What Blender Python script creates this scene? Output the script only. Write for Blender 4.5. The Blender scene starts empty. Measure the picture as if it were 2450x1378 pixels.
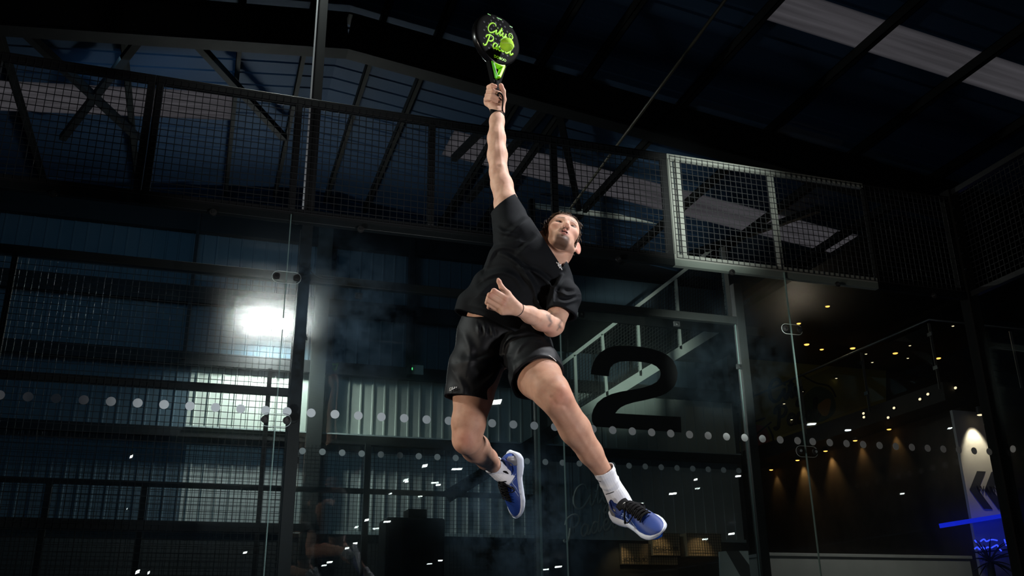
import bpy, math, random
import numpy as np
from mathutils import Vector, Matrix

# ------------------------------------------------------------------ camera, world, exposure
SC = bpy.context.scene
F_PX, IMG_W, IMG_H = 2261.568, 2450.0, 1378.0
CAM_C = np.array([0.572905, -6.210974, 0.139])
PITCH, ROLL, YAW = 0.357668, 0.0136977, -0.3192121


def cam_matrix():
    cy, sy, cx, sx, cr, sr = (math.cos(YAW), math.sin(YAW), math.cos(PITCH), math.sin(PITCH),
                              math.cos(ROLL), math.sin(ROLL))
    rz = np.array([[cy, -sy, 0], [sy, cy, 0], [0, 0, 1]])
    rx = np.array([[1, 0, 0], [0, cx, -sx], [0, sx, cx]])
    ry = np.array([[cr, 0, sr], [0, 1, 0], [-sr, 0, cr]])
    return rz @ rx @ ry          # columns: right, forward, up


CM = cam_matrix()
cam_data = bpy.data.cameras.new('camera')
cam_data.sensor_width = 36.0
cam_data.lens = 36.0 * F_PX / IMG_W
cam_data.clip_start = 0.05
cam_data.clip_end = 300
camera = bpy.data.objects.new('camera', cam_data)
SC.collection.objects.link(camera)
mw = Matrix.Identity(4)
for r in range(3):
    mw[r][0], mw[r][1], mw[r][2], mw[r][3] = CM[r, 0], CM[r, 2], -CM[r, 1], CAM_C[r]
camera.matrix_world = mw
SC.camera = camera

SC.view_settings.view_transform = 'Standard'
SC.view_settings.look = 'None'
SC.view_settings.gamma = 1.0
SC.view_settings.exposure = 0.0
SC.view_settings.use_curve_mapping = False
SC.cycles.transparent_max_bounces = 40
SC.cycles.max_bounces = 6
SC.cycles.diffuse_bounces = 2
SC.cycles.glossy_bounces = 3
SC.cycles.caustics_reflective = False
SC.cycles.caustics_refractive = False
SC.cycles.sample_clamp_indirect = 3.0

world = bpy.data.worlds.new('dusk')
SC.world = world
world.use_nodes = True
wt = world.node_tree
bg = wt.nodes['Background']
w_tc = wt.nodes.new('ShaderNodeTexCoord')
w_sep = wt.nodes.new('ShaderNodeSeparateXYZ')
w_ramp = wt.nodes.new('ShaderNodeValToRGB')
w_ramp.color_ramp.elements[0].position = 0.12
w_ramp.color_ramp.elements[1].position = 0.45
w_ramp.color_ramp.elements[0].color = (0.006, 0.011, 0.018, 1)
w_ramp.color_ramp.elements[1].color = (0.078, 0.076, 0.079, 1)
wt.links.new(w_tc.outputs['Generated'], w_sep.inputs[0])
wt.links.new(w_sep.outputs[2], w_ramp.inputs[0])
wt.links.new(w_ramp.outputs[0], bg.inputs[0])
bg.inputs[1].default_value = 1.0


def aim(o, target):
    d = Vector(target) - o.location
    o.rotation_euler = d.to_track_quat('-Z', 'Y').to_euler()


def strobe(name, loc, target, power, size, color, angle=None, blend=0.3):
    l = bpy.data.lights.new(name, 'SPOT')
    l.energy = power
    l.shadow_soft_size = size
    l.color = color
    l.spot_size = math.radians(angle or 60)
    l.spot_blend = blend
    o = bpy.data.objects.new(name, l)
    SC.collection.objects.link(o)
    o.location = loc
    aim(o, target)
    return o


strobe('strobe_front_left', (-2.6, -3.5, 1.2), (1.65, -2.75, 1.6), 330, 0.16, (1.0, 0.86, 0.72), 46, 0.5)
strobe('strobe_back_left', (-1.7, -1.7, 3.4), (1.60, -2.65, 1.5), 340, 0.16, (0.93, 1.0, 0.95), 42, 0.5)
strobe('strobe_top_right', (4.5, -3.6, 5.1), (1.80, -2.75, 1.15), 1500, 0.2, (0.95, 0.96, 1.0), 40, 0.6)
strobe('strobe_front_right', (3.5, -5.0, 0.5), (1.80, -2.7, 1.65), 215, 0.14, (0.98, 0.93, 0.95), 48, 0.6)
strobe('strobe_fence', (1.5, -6.4, 0.35), (4.35, 0.0, 3.50), 5200, 0.10, (0.93, 1.0, 0.92), 10.5, 1.0)
strobe('glass_fill', (-0.5, -2.1, 0.3), (1.7, 0.0, 1.70), 210, 0.10, (0.88, 0.97, 1.0), 66, 1.0)  # added fill to brighten the dots on the glass
strobe('strobe_stairs', (2.4, -5.6, 0.35), (7.6, 8.5, 4.85), 8500, 0.10, (0.93, 1.0, 0.92), 10.5, 0.9)


# ------------------------------------------------------------------ geometry helpers
def ray(u, v):
    return CM @ np.array([(u - IMG_W / 2) / F_PX, 1.0, -(v - IMG_H / 2) / F_PX])


def onY(u, v, y):
    r = ray(u, v)
    return CAM_C + r * (y - CAM_C[1]) / r[1]


def onZ(u, v, z):
    r = ray(u, v)
    return CAM_C + r * (z - CAM_C[2]) / r[2]


def at(u, v, d):
    return CAM_C + ray(u, v) * d


def tag(o, label=None, cat=None, group=None, kind=None):
    if label:
        o['label'] = label
    if cat:
        o['category'] = cat
    if group:
        o['group'] = group
    if kind:
        o['kind'] = kind
    return o


def thing(name, loc, label, cat, group=None, rz=0.0):
    o = bpy.data.objects.new(name, None)
    o.empty_display_size = 0.1
    SC.collection.objects.link(o)
    o.location = [float(c) for c in loc]
    o.rotation_euler = (0, 0, rz)
    return tag(o, label, cat, group)


class MB:
    """collects simple solids in world coordinates and links them as one mesh"""

    def __init__(self):
        self.v, self.f, self.s = [], [], []

    def add(self, verts, faces, smooth=False):
        b = len(self.v)
        self.v += [tuple(float(c) for c in p) for p in verts]
        self.f += [tuple(b + i for i in q) for q in faces]
        self.s += [smooth] * len(faces)

    def box(self, x0, x1, y0, y1, z0, z1):
        p = [(x, y, z) for z in (z0, z1) for y in (y0, y1) for x in (x0, x1)]
        self.add(p, [(0, 2, 3, 1), (4, 5, 7, 6), (0, 1, 5, 4), (2, 6, 7, 3), (0, 4, 6, 2), (1, 3, 7, 5)])
        return self

    def bar(self, a, b, w, h, up=(0, 0, 1)):
        """rectangular bar from a to b, w across and h along up"""
        a, b, up = Vector(a), Vector(b), Vector(up)
        d = (b - a).normalized()
        s = d.cross(up)
        if s.length < 1e-5:
            s = d.cross(Vector((0, 1, 0)))
        s.normalize()
        t = s.cross(d).normalized()
        s, t = s * w / 2, t * h / 2
        p = [c + i * s + j * t for c in (a, b) for i, j in ((-1, -1), (1, -1), (1, 1), (-1, 1))]
        self.add(p, [(3, 2, 1, 0), (4, 5, 6, 7), (0, 1, 5, 4), (1, 2, 6, 5), (2, 3, 7, 6), (3, 0, 4, 7)])
        return self

    def tube(self, pts, r, n=8, smooth=True, cap=True):
        pts = [Vector(p) for p in pts]
        rs = r if isinstance(r, (list, tuple)) else [r] * len(pts)
        rings, prev = [], None
        for i, p in enumerate(pts):
            d = (pts[min(i + 1, len(pts) - 1)] - pts[max(i - 1, 0)]).normalized()
            if prev is None:
                s = d.cross(Vector((0, 0, 1)))
                if s.length < 1e-3:
                    s = d.cross(Vector((1, 0, 0)))
            else:
                s = prev - d * prev.dot(d)
            s.normalize()
            prev = s
            t = d.cross(s)
            rings.append([p + (s * math.cos(k * 2 * math.pi / n) + t * math.sin(k * 2 * math.pi / n)) * rs[i]
                          for k in range(n)])
        vs = [q for ring in rings for q in ring]
        fs = [(i * n + k, i * n + (k + 1) % n, (i + 1) * n + (k + 1) % n, (i + 1) * n + k)
              for i in range(len(pts) - 1) for k in range(n)]
        if cap:
            fs += [tuple(reversed(range(n))), tuple(range((len(pts) - 1) * n, len(pts) * n))]
        self.add(vs, fs, smooth)
        return self

    def cyl(self, a, b, r, n=20, r2=None):
        return self.tube([a, b], [r, r if r2 is None else r2], n, smooth=False)

    def sphere(self, c, r, n=16, m=10, sc=(1, 1, 1)):
        c = Vector(c)
        vs = [c + Vector((0, 0, r * sc[2]))]
        for i in range(1, m):
            a = math.pi * i / m
            for k in range(n):
                b = 2 * math.pi * k / n
                vs.append(c + Vector((math.sin(a) * math.cos(b) * sc[0], math.sin(a) * math.sin(b) * sc[1],
                                      math.cos(a) * sc[2])) * r)
        vs.append(c - Vector((0, 0, r * sc[2])))
        fs = [(0, 1 + k, 1 + (k + 1) % n) for k in range(n)]
        for i in range(m - 2):
            for k in range(n):
                fs.append((1 + i * n + k, 1 + (i + 1) * n + k, 1 + (i + 1) * n + (k + 1) % n, 1 + i * n + (k + 1) % n))
        b = 1 + (m - 2) * n
        fs += [(b + k, len(vs) - 1, b + (k + 1) % n) for k in range(n)]
        self.add(vs, fs, True)
        return self

    def prism(self, poly, off):
        """closed planar polygon (3d points) extruded by off"""
        n = len(poly)
        poly = [Vector(p) for p in poly]
        off = Vector(off)
        self.add(poly + [p + off for p in poly],
                 [tuple(range(n)), tuple(reversed(range(n, 2 * n)))] +
                 [(i, i + n, (i + 1) % n + n, (i + 1) % n) for i in range(n)])
        return self

    def loft(self, rings, closed=True, cap=True, smooth=True):
        n = len(rings[0])
        vs = [q for ring in rings for q in ring]
        kk = n if closed else n - 1
        fs = [(i * n + k, i * n + (k + 1) % n, (i + 1) * n + (k + 1) % n, (i + 1) * n + k)
              for i in range(len(rings) - 1) for k in range(kk)]
        if cap:
            fs += [tuple(reversed(range(n))), tuple(range((len(rings) - 1) * n, len(rings) * n))]
        self.add(vs, fs, smooth)
        return self

    def build(self, name, mat, parent=None, bevel=0.0):
        me = bpy.data.meshes.new(name)
        o = bpy.data.objects.new(name, me)
        off = Vector((0, 0, 0))
        if parent is not None:
            inv = world_of(parent).inverted()
            vs = [inv @ Vector(p) for p in self.v]
            o.parent = parent
        else:
            vs = [Vector(p) for p in self.v]
            lo = [min(p[i] for p in vs) for i in range(3)]
            hi = [max(p[i] for p in vs) for i in range(3)]
            off = Vector(((lo[0] + hi[0]) / 2, (lo[1] + hi[1]) / 2, lo[2]))
            vs = [p - off for p in vs]
            o.location = off
        me.from_pydata([tuple(p) for p in vs], [], self.f)
        me.validate()
        if len(me.polygons) == len(self.s):
            me.polygons.foreach_set('use_smooth', self.s)
        me.materials.append(mat)
        SC.collection.objects.link(o)
        if bevel:
            m = o.modifiers.new('bevel', 'BEVEL')
            m.width = bevel
            m.segments = 2
            m.limit_method = 'ANGLE'
        fix_normals(me)
        return o


def fix_normals(me):
    import bmesh
    b = bmesh.new()
    b.from_mesh(me)
    bmesh.ops.recalc_face_normals(b, faces=b.faces)
    b.to_mesh(me)
    b.free()


def world_of(o):
    m = Matrix.Translation(o.location) @ o.rotation_euler.to_matrix().to_4x4() @ Matrix.Diagonal((*o.scale, 1))
    return world_of(o.parent) @ m if o.parent else m


def copy_tree(o, parent=None):
    c = o.copy()
    SC.collection.objects.link(c)
    c.parent = parent
    for ch in list(o.children):
        copy_tree(ch, c)
    return c


# ------------------------------------------------------------------ materials
def mat(name, col, rough=0.5, metal=0.0, spec=0.5, bump=None, vary=None, emit=None, alpha=None):
    """principled material; bump=(scale, strength, distance), vary=(scale, second colour, contrast)"""
    m = bpy.data.materials.new(name)
    m.use_nodes = True
    nt = m.node_tree
    p = nt.nodes['Principled BSDF']
    p.inputs['Base Color'].default_value = (*col, 1)
    p.inputs['Roughness'].default_value = rough
    p.inputs['Metallic'].default_value = metal
    p.inputs['Specular IOR Level'].default_value = spec
    tc = None
    if bump or vary:
        tc = nt.nodes.new('ShaderNodeTexCoord')
    if vary:
        n = nt.nodes.new('ShaderNodeTexNoise')
        n.inputs['Scale'].default_value = vary[0]
        n.inputs['Detail'].default_value = 5
        nt.links.new(tc.outputs['Object'], n.inputs['Vector'])
        r = nt.nodes.new('ShaderNodeValToRGB')
        r.color_ramp.elements[0].position = 0.5 - vary[2]
        r.color_ramp.elements[1].position = 0.5 + vary[2]
        r.color_ramp.elements[0].color = (*col, 1)
        r.color_ramp.elements[1].color = (*vary[1], 1)
        nt.links.new(n.outputs['Fac'], r.inputs['Fac'])
        nt.links.new(r.outputs['Color'], p.inputs['Base Color'])
    if bump:
        n = nt.nodes.new('ShaderNodeTexNoise')
        n.inputs['Scale'].default_value = bump[0]
        n.inputs['Detail'].default_value = 4
        nt.links.new(tc.outputs['Object'], n.inputs['Vector'])
        b = nt.nodes.new('ShaderNodeBump')
        b.inputs['Strength'].default_value = bump[1]
        b.inputs['Distance'].default_value = bump[2]
        nt.links.new(n.outputs['Fac'], b.inputs['Height'])
        nt.links.new(b.outputs['Normal'], p.inputs['Normal'])
    if emit:
        p.inputs['Emission Color'].default_value = (*emit[0], 1)
        p.inputs['Emission Strength'].default_value = emit[1]
    return m
# ------------------------------------------------------------------ smooth solid modeller (distance field -> mesh)
D0 = 3.97


def J(u, v, dd=0.0):
    """photo pixel + distance from the jump plane -> point in the camera-aligned metric frame"""
    d = D0 + dd
    return np.array([(u - IMG_W / 2) / F_PX * d, d, -(v - IMG_H / 2) / F_PX * d])


def PXM(dd):
    return (D0 + dd) / F_PX


def to_world(P):
    return CAM_C + np.asarray(P) @ CM.T


def cone_d(P, a, ra, b, rb, sq):
    s = np.array([1, 1 / sq, 1])
    P, a, b = P * s, a * s, b * s
    ba = b - a
    l2 = ba @ ba
    pa = P - a
    if l2 < 1e-9:
        return (np.sqrt((pa * pa).sum(1)) - max(ra, rb)) * min(1, sq)
    rr = ra - rb
    a2 = max(l2 - rr * rr, 1e-9)
    y = pa @ ba
    z = y - l2
    q = pa * l2 - np.outer(y, ba)
    x2 = (q * q).sum(1)
    y2 = y * y * l2
    z2 = z * z * l2
    k = np.sign(rr) * rr * rr * x2
    d = (np.sqrt(x2 * a2 / l2 ** 2 * l2) + y * rr) / l2 - ra
    c1 = np.sign(z) * a2 * z2 > k
    c2 = np.sign(y) * a2 * y2 < k
    d = np.where(c2, np.sqrt(x2 + y2) / l2 - ra, d)
    d = np.where(c1, np.sqrt(x2 + z2) / l2 - rb, d)
    return d * min(1, sq)


class SDF:
    def __init__(self):
        self.ops = []

    def cone(self, a, ra, b, rb, k=0.012, sq=1.0, sub=False):
        a, b = np.asarray(a, float), np.asarray(b, float)
        self.ops.append((lambda P: cone_d(P, a, ra, b, rb, sq), k, sub))
        return self

    def ell(self, c, r, R=None, k=0.012, sub=False):
        c, r = np.asarray(c, float), np.asarray(r, float)
        R = np.eye(3) if R is None else R

        def f(P):
            q = (P - c) @ R
            k0 = np.sqrt(((q / r) ** 2).sum(1))
            k1 = np.sqrt(((q / (r * r)) ** 2).sum(1)) + 1e-9
            return np.where(k0 < 1e-6, -r.min(), k0 * (k0 - 1) / k1)
        self.ops.append((f, k, sub))
        return self

    def fn(self, f, k=0.003, sub=True):
        self.ops.append((f, k, sub))
        return self

    def chain(self, pts, k=0.012, sq=1.0, k0=None):
        """pts: (u, v, dd, radius in px)"""
        q = [(J(*p[:3]), p[3] * PXM(p[2])) for p in pts]
        for i in range(len(q) - 1):
            self.cone(q[i][0], q[i][1], q[i + 1][0], q[i + 1][1], k if (i or k0 is None) else k0, sq)
        return self

    def eval(self, P, ops=None):
        d = np.full(len(P), 1.0)
        for f, k, sub in (self.ops if ops is None else ops):
            e = f(P)
            if sub:
                e = -e
                h = np.maximum(k - np.abs(d - e), 0) / k
                d = np.maximum(d, e) + h * h * k * 0.25
            else:
                h = np.maximum(k - np.abs(d - e), 0) / k
                d = np.minimum(d, e) - h * h * k * 0.25
        return d

    def mesh(self, lo, hi, vox, post=None, margin=0.03):
        lo, hi = np.asarray(lo), np.asarray(hi)
        B = 14
        nb = np.maximum(np.ceil((hi - lo) / (vox * B)).astype(int), 1)
        n = nb * B + 1
        G = np.ones(n, np.float32)
        idx = np.stack(np.meshgrid(*[np.arange(k) for k in nb], indexing='ij'), -1).reshape(-1, 3)
        half = B * vox / 2
        cen = lo + idx * B * vox + half
        rad = half * 1.7321
        vals = [f(cen) for f, k, s in self.ops]
        d = self.eval(cen)
        for i, c in enumerate(idx):
            s = [slice(c[a] * B, c[a] * B + B + 1) for a in range(3)]
            if abs(d[i]) > rad * 1.5 + margin:
                G[tuple(s)] = np.sign(d[i])
        act = np.where(np.abs(d) <= rad * 1.5 + margin)[0]
        loc = np.stack(np.meshgrid(*[np.arange(B + 1)] * 3, indexing='ij'), -1).reshape(-1, 3) * vox
        for i in act:
            P = lo + idx[i] * B * vox + loc
            m = abs(d[i]) + 2.2 * rad + margin
            ops = [o for o, vv in zip(self.ops, vals) if (o[2] and vv[i] < 1.6 * rad + 0.04) or (not o[2] and vv[i] < m)]
            e = self.eval(P, ops) if ops else np.ones(len(P))
            if post is not None:
                e = post(P, e)
            s = tuple(slice(idx[i][a] * B, idx[i][a] * B + B + 1) for a in range(3))
            G[s] = e.reshape(B + 1, B + 1, B + 1)
        return nets(G, lo, vox)


def nets(G, lo, vox):
    S = G < 0
    n = np.array(G.shape) - 1
    cnt = np.zeros(n, np.int8)
    for i in (0, 1):
        for j in (0, 1):
            for k in (0, 1):
                cnt += S[i:n[0] + i, j:n[1] + j, k:n[2] + k]
    cells = np.argwhere((cnt > 0) & (cnt < 8))
    cid = np.full(n, -1, np.int32)
    cid[tuple(cells.T)] = np.arange(len(cells))
    acc = np.zeros((len(cells), 3))
    num = np.zeros(len(cells))
    corners = [(i, j, k) for i in (0, 1) for j in (0, 1) for k in (0, 1)]
    val = {c: G[cells[:, 0] + c[0], cells[:, 1] + c[1], cells[:, 2] + c[2]].astype(float) for c in corners}
    for c in corners:
        for ax in range(3):
            if c[ax] == 0:
                e = list(c)
                e[ax] = 1
                e = tuple(e)
                a, b = val[c], val[e]
                x = (a < 0) != (b < 0)
                t = np.where(x, a / np.where(x, a - b, 1), 0)
                p = np.tile(np.array(c, float), (len(cells), 1))
                p[:, ax] += t
                acc[x] += p[x]
                num[x] += 1
    V = lo + (cells + acc / num[:, None]) * vox
    F = []
    for ax in range(3):
        o1, o2 = [(1, 2), (2, 0), (0, 1)][ax]
        a = S
        sl0 = [slice(None)] * 3
        sl1 = [slice(None)] * 3
        sl0[ax] = slice(0, n[ax])
        sl1[ax] = slice(1, n[ax] + 1)
        x = a[tuple(sl0)] != a[tuple(sl1)]
        q = np.argwhere(x)
        q = q[(q[:, o1] > 0) & (q[:, o2] > 0) & (q[:, o1] < n[o1]) & (q[:, o2] < n[o2])]
        ins = a[q[:, 0], q[:, 1], q[:, 2]]

        def cc(d1, d2):
            r = q.copy()
            r[:, o1] -= d1
            r[:, o2] -= d2
            return cid[r[:, 0], r[:, 1], r[:, 2]]
        quad = np.stack([cc(1, 1), cc(0, 1), cc(0, 0), cc(1, 0)], 1)
        quad[~ins] = quad[~ins][:, ::-1]
        F.append(quad)
    F = np.concatenate(F)
    F = F[(F >= 0).all(1)]
    return V, F


def sdf_object(name, V, F, m, parent, cols=None, smooth_iter=1):
    if smooth_iter:
        E = np.concatenate([F[:, [0, 1]], F[:, [1, 2]], F[:, [2, 3]], F[:, [3, 0]]])
        for _ in range(smooth_iter):
            s = np.zeros_like(V)
            c = np.zeros(len(V))
            for a, b in ((0, 1), (1, 0)):
                for ax in range(3):
                    s[:, ax] += np.bincount(E[:, a], V[E[:, b], ax], len(V))
                c += np.bincount(E[:, a], minlength=len(V))
            V = V * 0.5 + 0.5 * s / np.maximum(c, 1)[:, None]
    W = to_world(V)
    inv = np.array(world_of(parent).inverted())
    W = W @ inv[:3, :3].T + inv[:3, 3]
    me = bpy.data.meshes.new(name)
    me.vertices.add(len(W))
    me.vertices.foreach_set('co', W.astype(np.float32).ravel())
    me.loops.add(len(F) * 4)
    me.loops.foreach_set('vertex_index', F.astype(np.int32).ravel())
    me.polygons.add(len(F))
    me.polygons.foreach_set('loop_start', np.arange(0, len(F) * 4, 4, dtype=np.int32))
    me.update(calc_edges=True)
    me.polygons.foreach_set('use_smooth', np.ones(len(F), bool))
    if cols is not None:
        at_ = me.color_attributes.new('Col', 'FLOAT_COLOR', 'POINT')
        at_.data.foreach_set('color', np.concatenate([cols, np.ones((len(cols), 1))], 1).astype(np.float32).ravel())
    me.materials.append(m)
    o = bpy.data.objects.new(name, me)
    o.parent = parent
    SC.collection.objects.link(o)
    return o


def seg_px(P, pts):
    """distance in photo pixels from points (camera frame) to a polyline given in photo pixels"""
    u = IMG_W / 2 + F_PX * P[:, 0] / P[:, 1]
    v = IMG_H / 2 - F_PX * P[:, 2] / P[:, 1]
    best = np.full(len(P), 1e9)
    for (x0, y0), (x1, y1) in zip(pts[:-1], pts[1:]):
        dx, dy = x1 - x0, y1 - y0
        t = np.clip(((u - x0) * dx + (v - y0) * dy) / (dx * dx + dy * dy + 1e-9), 0, 1)
        best = np.minimum(best, np.hypot(u - x0 - t * dx, v - y0 - t * dy))
    return best


def fold_relief(P, pts, w, amp):
    """soft cloth fold along a smoothed photo-pixel polyline: a crest with a valley on one side, fading at its ends"""
    pts = smooth_line(pts, 4)
    u = IMG_W / 2 + F_PX * P[:, 0] / P[:, 1]
    v = IMG_H / 2 - F_PX * P[:, 2] / P[:, 1]
    L = np.concatenate([[0], np.cumsum([np.hypot(*(b - a)) for a, b in zip(pts[:-1], pts[1:])])])
    near = (u > min(p[0] for p in pts) - 5 * w) & (u < max(p[0] for p in pts) + 5 * w) & (v > min(p[1] for p in pts) - 5 * w) & (v < max(p[1] for p in pts) + 5 * w)
    out = np.zeros(len(P))
    if not near.any():
        return out
    u, v = u[near], v[near]
    best = np.full(len(u), 1e9)
    sg = np.zeros(len(u))
    tt = np.zeros(len(u))
    for i in range(len(pts) - 1):
        (x0, y0), (x1, y1) = pts[i], pts[i + 1]
        dx, dy = x1 - x0, y1 - y0
        t = np.clip(((u - x0) * dx + (v - y0) * dy) / (dx * dx + dy * dy + 1e-9), 0, 1)
        d = np.hypot(u - x0 - t * dx, v - y0 - t * dy)
        m = d < best
        best = np.where(m, d, best)
        sg = np.where(m, np.sign((u - x0) * dy - (v - y0) * dx), sg)
        tt = np.where(m, (L[i] + t * (L[i + 1] - L[i])) / L[-1], tt)
    fade = np.clip(np.sin(math.pi * (.06 + .88 * tt)), 0, 1) ** .7
    s = best * np.where(sg == 0, 1, sg)
    out[near] = amp * fade * (np.exp(-(s / w) ** 2) - .55 * np.exp(-((s - 1.9 * w) / (1.25 * w)) ** 2))
    return out


def smooth_line(p, n=5):
    p = [np.array(q, float) for q in p]
    if len(p) < 3:
        return p
    out = []
    for i in range(len(p) - 1):
        p0, p1, p2, p3 = p[max(i - 1, 0)], p[i], p[i + 1], p[min(i + 2, len(p) - 1)]
        for k in range(n):
            t = k / n
            out.append(.5 * (2 * p1 + (p2 - p0) * t + (2 * p0 - 5 * p1 + 4 * p2 - p3) * t * t + (3 * p1 - p0 - 3 * p2 + p3) * t ** 3))
    out.append(p[-1])
    return out


def plane_cut(p, n, r=None, c=None):
    """half-space on the side of n, optionally limited to a ball"""
    n = np.asarray(n, float) / np.linalg.norm(n)
    p = np.asarray(p, float)
    if r is None:
        return lambda P: -((P - p) @ n)
    c = p if c is None else np.asarray(c, float)
    return lambda P: np.maximum(-((P - p) @ n), np.sqrt(((P - c) ** 2).sum(1)) - r)
# script lettering as pen strokes in a 0..1 box (x, y up); shared by racket, mural and sign
SCRIPT = {
    'C': (0.78, [[(.74, .78), (.66, .95), (.45, 1.0), (.22, .86), (.08, .55), (.10, .22), (.28, .02), (.50, .04), (.70, .22), (.80, .34)]]),
    'i': (0.34, [[(.02, .30), (.12, .48), (.10, .18), (.18, .02), (.34, .26)], [(.15, .66), (.17, .70)]]),
    't': (0.36, [[(.02, .28), (.16, .60), (.22, .86), (.14, .30), (.18, .04), (.36, .26)], [(.02, .58), (.34, .62)]]),
    'y': (0.52, [[(.02, .30), (.08, .48), (.08, .16), (.18, .04), (.32, .20), (.38, .48)], [(.38, .48), (.34, .0), (.22, -.36), (.06, -.38), (.12, -.18), (.52, .24)]]),
    'P': (0.74, [[(.34, .92), (.28, .50), (.18, .06), (.02, -.04), (-.06, .08)], [(.04, .66), (.12, .88), (.40, 1.0), (.66, .92), (.70, .70), (.54, .50), (.32, .48)]]),
    'a': (0.52, [[(.38, .42), (.22, .50), (.06, .32), (.06, .10), (.18, .02), (.32, .16), (.40, .46)], [(.40, .46), (.36, .14), (.42, .02), (.54, .24)]]),
    'd': (0.56, [[(.38, .40), (.22, .48), (.06, .30), (.06, .10), (.18, .02), (.32, .16), (.40, .46), (.50, .98)], [(.50, .98), (.38, .20), (.44, .02), (.56, .24)]]),
    'e': (0.44, [[(.04, .22), (.24, .28), (.34, .42), (.24, .50), (.10, .38), (.08, .14), (.20, .02), (.36, .12), (.46, .26)]]),
    'l': (0.38, [[(.02, .24), (.20, .60), (.30, .92), (.22, 1.0), (.14, .80), (.10, .20), (.18, .02), (.38, .24)]]),
}


def script(mb, text, fn, size, r, x0=0.0, y0=0.0, slant=.25):
    x = x0
    for ch in text:
        w_, strokes = SCRIPT[ch]
        for s_ in strokes:
            pts = [(x + (q[0] + slant * q[1]) * size, y0 + q[1] * size) for q in smooth_line(s_)]
            mb.tube([fn(*q) for q in pts], r, 6)
        x += w_ * size
    return x


def text_mesh(name, body_, m, parent, to3, size, mirror=False, ext=.002):
    """block lettering from the built-in font, laid with to3(x, y, depth)"""
    cu = bpy.data.curves.new(name, 'FONT')
    cu.body = body_
    cu.size = size
    cu.extrude = ext
    cu.align_x = 'CENTER'
    tmp = bpy.data.objects.new(name + '_tmp', cu)
    SC.collection.objects.link(tmp)
    dg = bpy.context.evaluated_depsgraph_get()
    me = bpy.data.meshes.new_from_object(tmp.evaluated_get(dg))
    bpy.data.objects.remove(tmp)
    g = MB()
    g.add([to3((-1 if mirror else 1) * v.co.x, v.co.y, v.co.z) for v in me.vertices], [tuple(p.vertices) for p in me.polygons])
    return g.build(name, m, parent)


# ------------------------------------------------------------------ the player
def skin_material():
    m = bpy.data.materials.new('skin')
    m.use_nodes = True
    nt = m.node_tree
    p = nt.nodes['Principled BSDF']
    a = nt.nodes.new('ShaderNodeVertexColor')
    a.layer_name = 'Col'
    tc = nt.nodes.new('ShaderNodeTexCoord')
    n = nt.nodes.new('ShaderNodeTexNoise')
    n.inputs['Scale'].default_value = 28
    n.inputs['Detail'].default_value = 6
    nt.links.new(tc.outputs['Object'], n.inputs['Vector'])
    mx = nt.nodes.new('ShaderNodeMixRGB')
    mx.blend_type = 'MULTIPLY'
    rp = nt.nodes.new('ShaderNodeValToRGB')
    rp.color_ramp.elements[0].color = (0.80, 0.72, 0.70, 1)
    rp.color_ramp.elements[1].color = (1.0, 1.0, 1.0, 1)
    rp.color_ramp.elements[0].position = 0.35
    rp.color_ramp.elements[1].position = 0.62
    nt.links.new(n.outputs['Fac'], rp.inputs['Fac'])
    mx.inputs[0].default_value = 0.7
    nt.links.new(a.outputs['Color'], mx.inputs[1])
    nt.links.new(rp.outputs['Color'], mx.inputs[2])
    nt.links.new(mx.outputs[0], p.inputs['Base Color'])
    p.inputs['Roughness'].default_value = 0.55
    p.inputs['Specular IOR Level'].default_value = 0.14
    p.inputs['Subsurface Weight'].default_value = 0.12
    p.inputs['Subsurface Radius'].default_value = (1.0, 0.35, 0.2)
    p.inputs['Subsurface Scale'].default_value = 0.012
    n2 = nt.nodes.new('ShaderNodeTexNoise')
    n2.inputs['Scale'].default_value = 260
    nt.links.new(tc.outputs['Object'], n2.inputs['Vector'])
    b = nt.nodes.new('ShaderNodeBump')
    b.inputs['Strength'].default_value = 0.25
    b.inputs['Distance'].default_value = 0.001
    nt.links.new(n2.outputs['Fac'], b.inputs['Height'])
    nt.links.new(b.outputs['Normal'], p.inputs['Normal'])
    return m


M_SKIN = skin_material()
M_SHIRT = mat('black_jersey', (0.0035, 0.0050, 0.0068), 0.8, spec=0.15, bump=(420, 0.35, 0.0015))
M_SHORTS = mat('black_sports_satin', (0.0040, 0.0050, 0.0065), 0.6, spec=0.2, bump=(35, 0.25, 0.004))
M_WHITE_PRINT = mat('white_print', (0.75, 0.75, 0.74), 0.6)
M_SOCK = mat('white_rib_knit', (0.78, 0.80, 0.84), 0.85, bump=(300, 0.4, 0.001))
M_SOCK_BLACK = mat('black_sock_thread', (0.02, 0.02, 0.025), 0.8)
M_HAIR = mat('brown_hair', (0.045, 0.026, 0.014), 0.6, spec=0.3, vary=(60, (0.10, 0.062, 0.035), 0.2))

person = thing('person', to_world(J(1212, 812, 0.0)),
               'person in black t-shirt and shorts leaping with a racket raised overhead', 'person')

# head frame: E towards the image right, U towards the crown, F where the face looks
_th = math.radians(52)
_e = np.array([0.945, 0.04, -0.315])
_e /= np.linalg.norm(_e)
_up0 = np.array([0.31, -0.08, 0.95])
_up0 -= _e * (_up0 @ _e)
_up0 /= np.linalg.norm(_up0)
_tc = np.cross(_up0, _e)
if _tc[1] > 0:
    _tc = -_tc
HU = math.cos(_th) * _up0 - math.sin(_th) * _tc
HF = math.sin(_th) * _up0 + math.cos(_th) * _tc
HE = _e
HR = np.stack([HE, HU, HF], 1)
HO = J(1342, 567, 0.05)


def hp(x, y, z):
    return HO + HR @ np.array([x, y, z])


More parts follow.
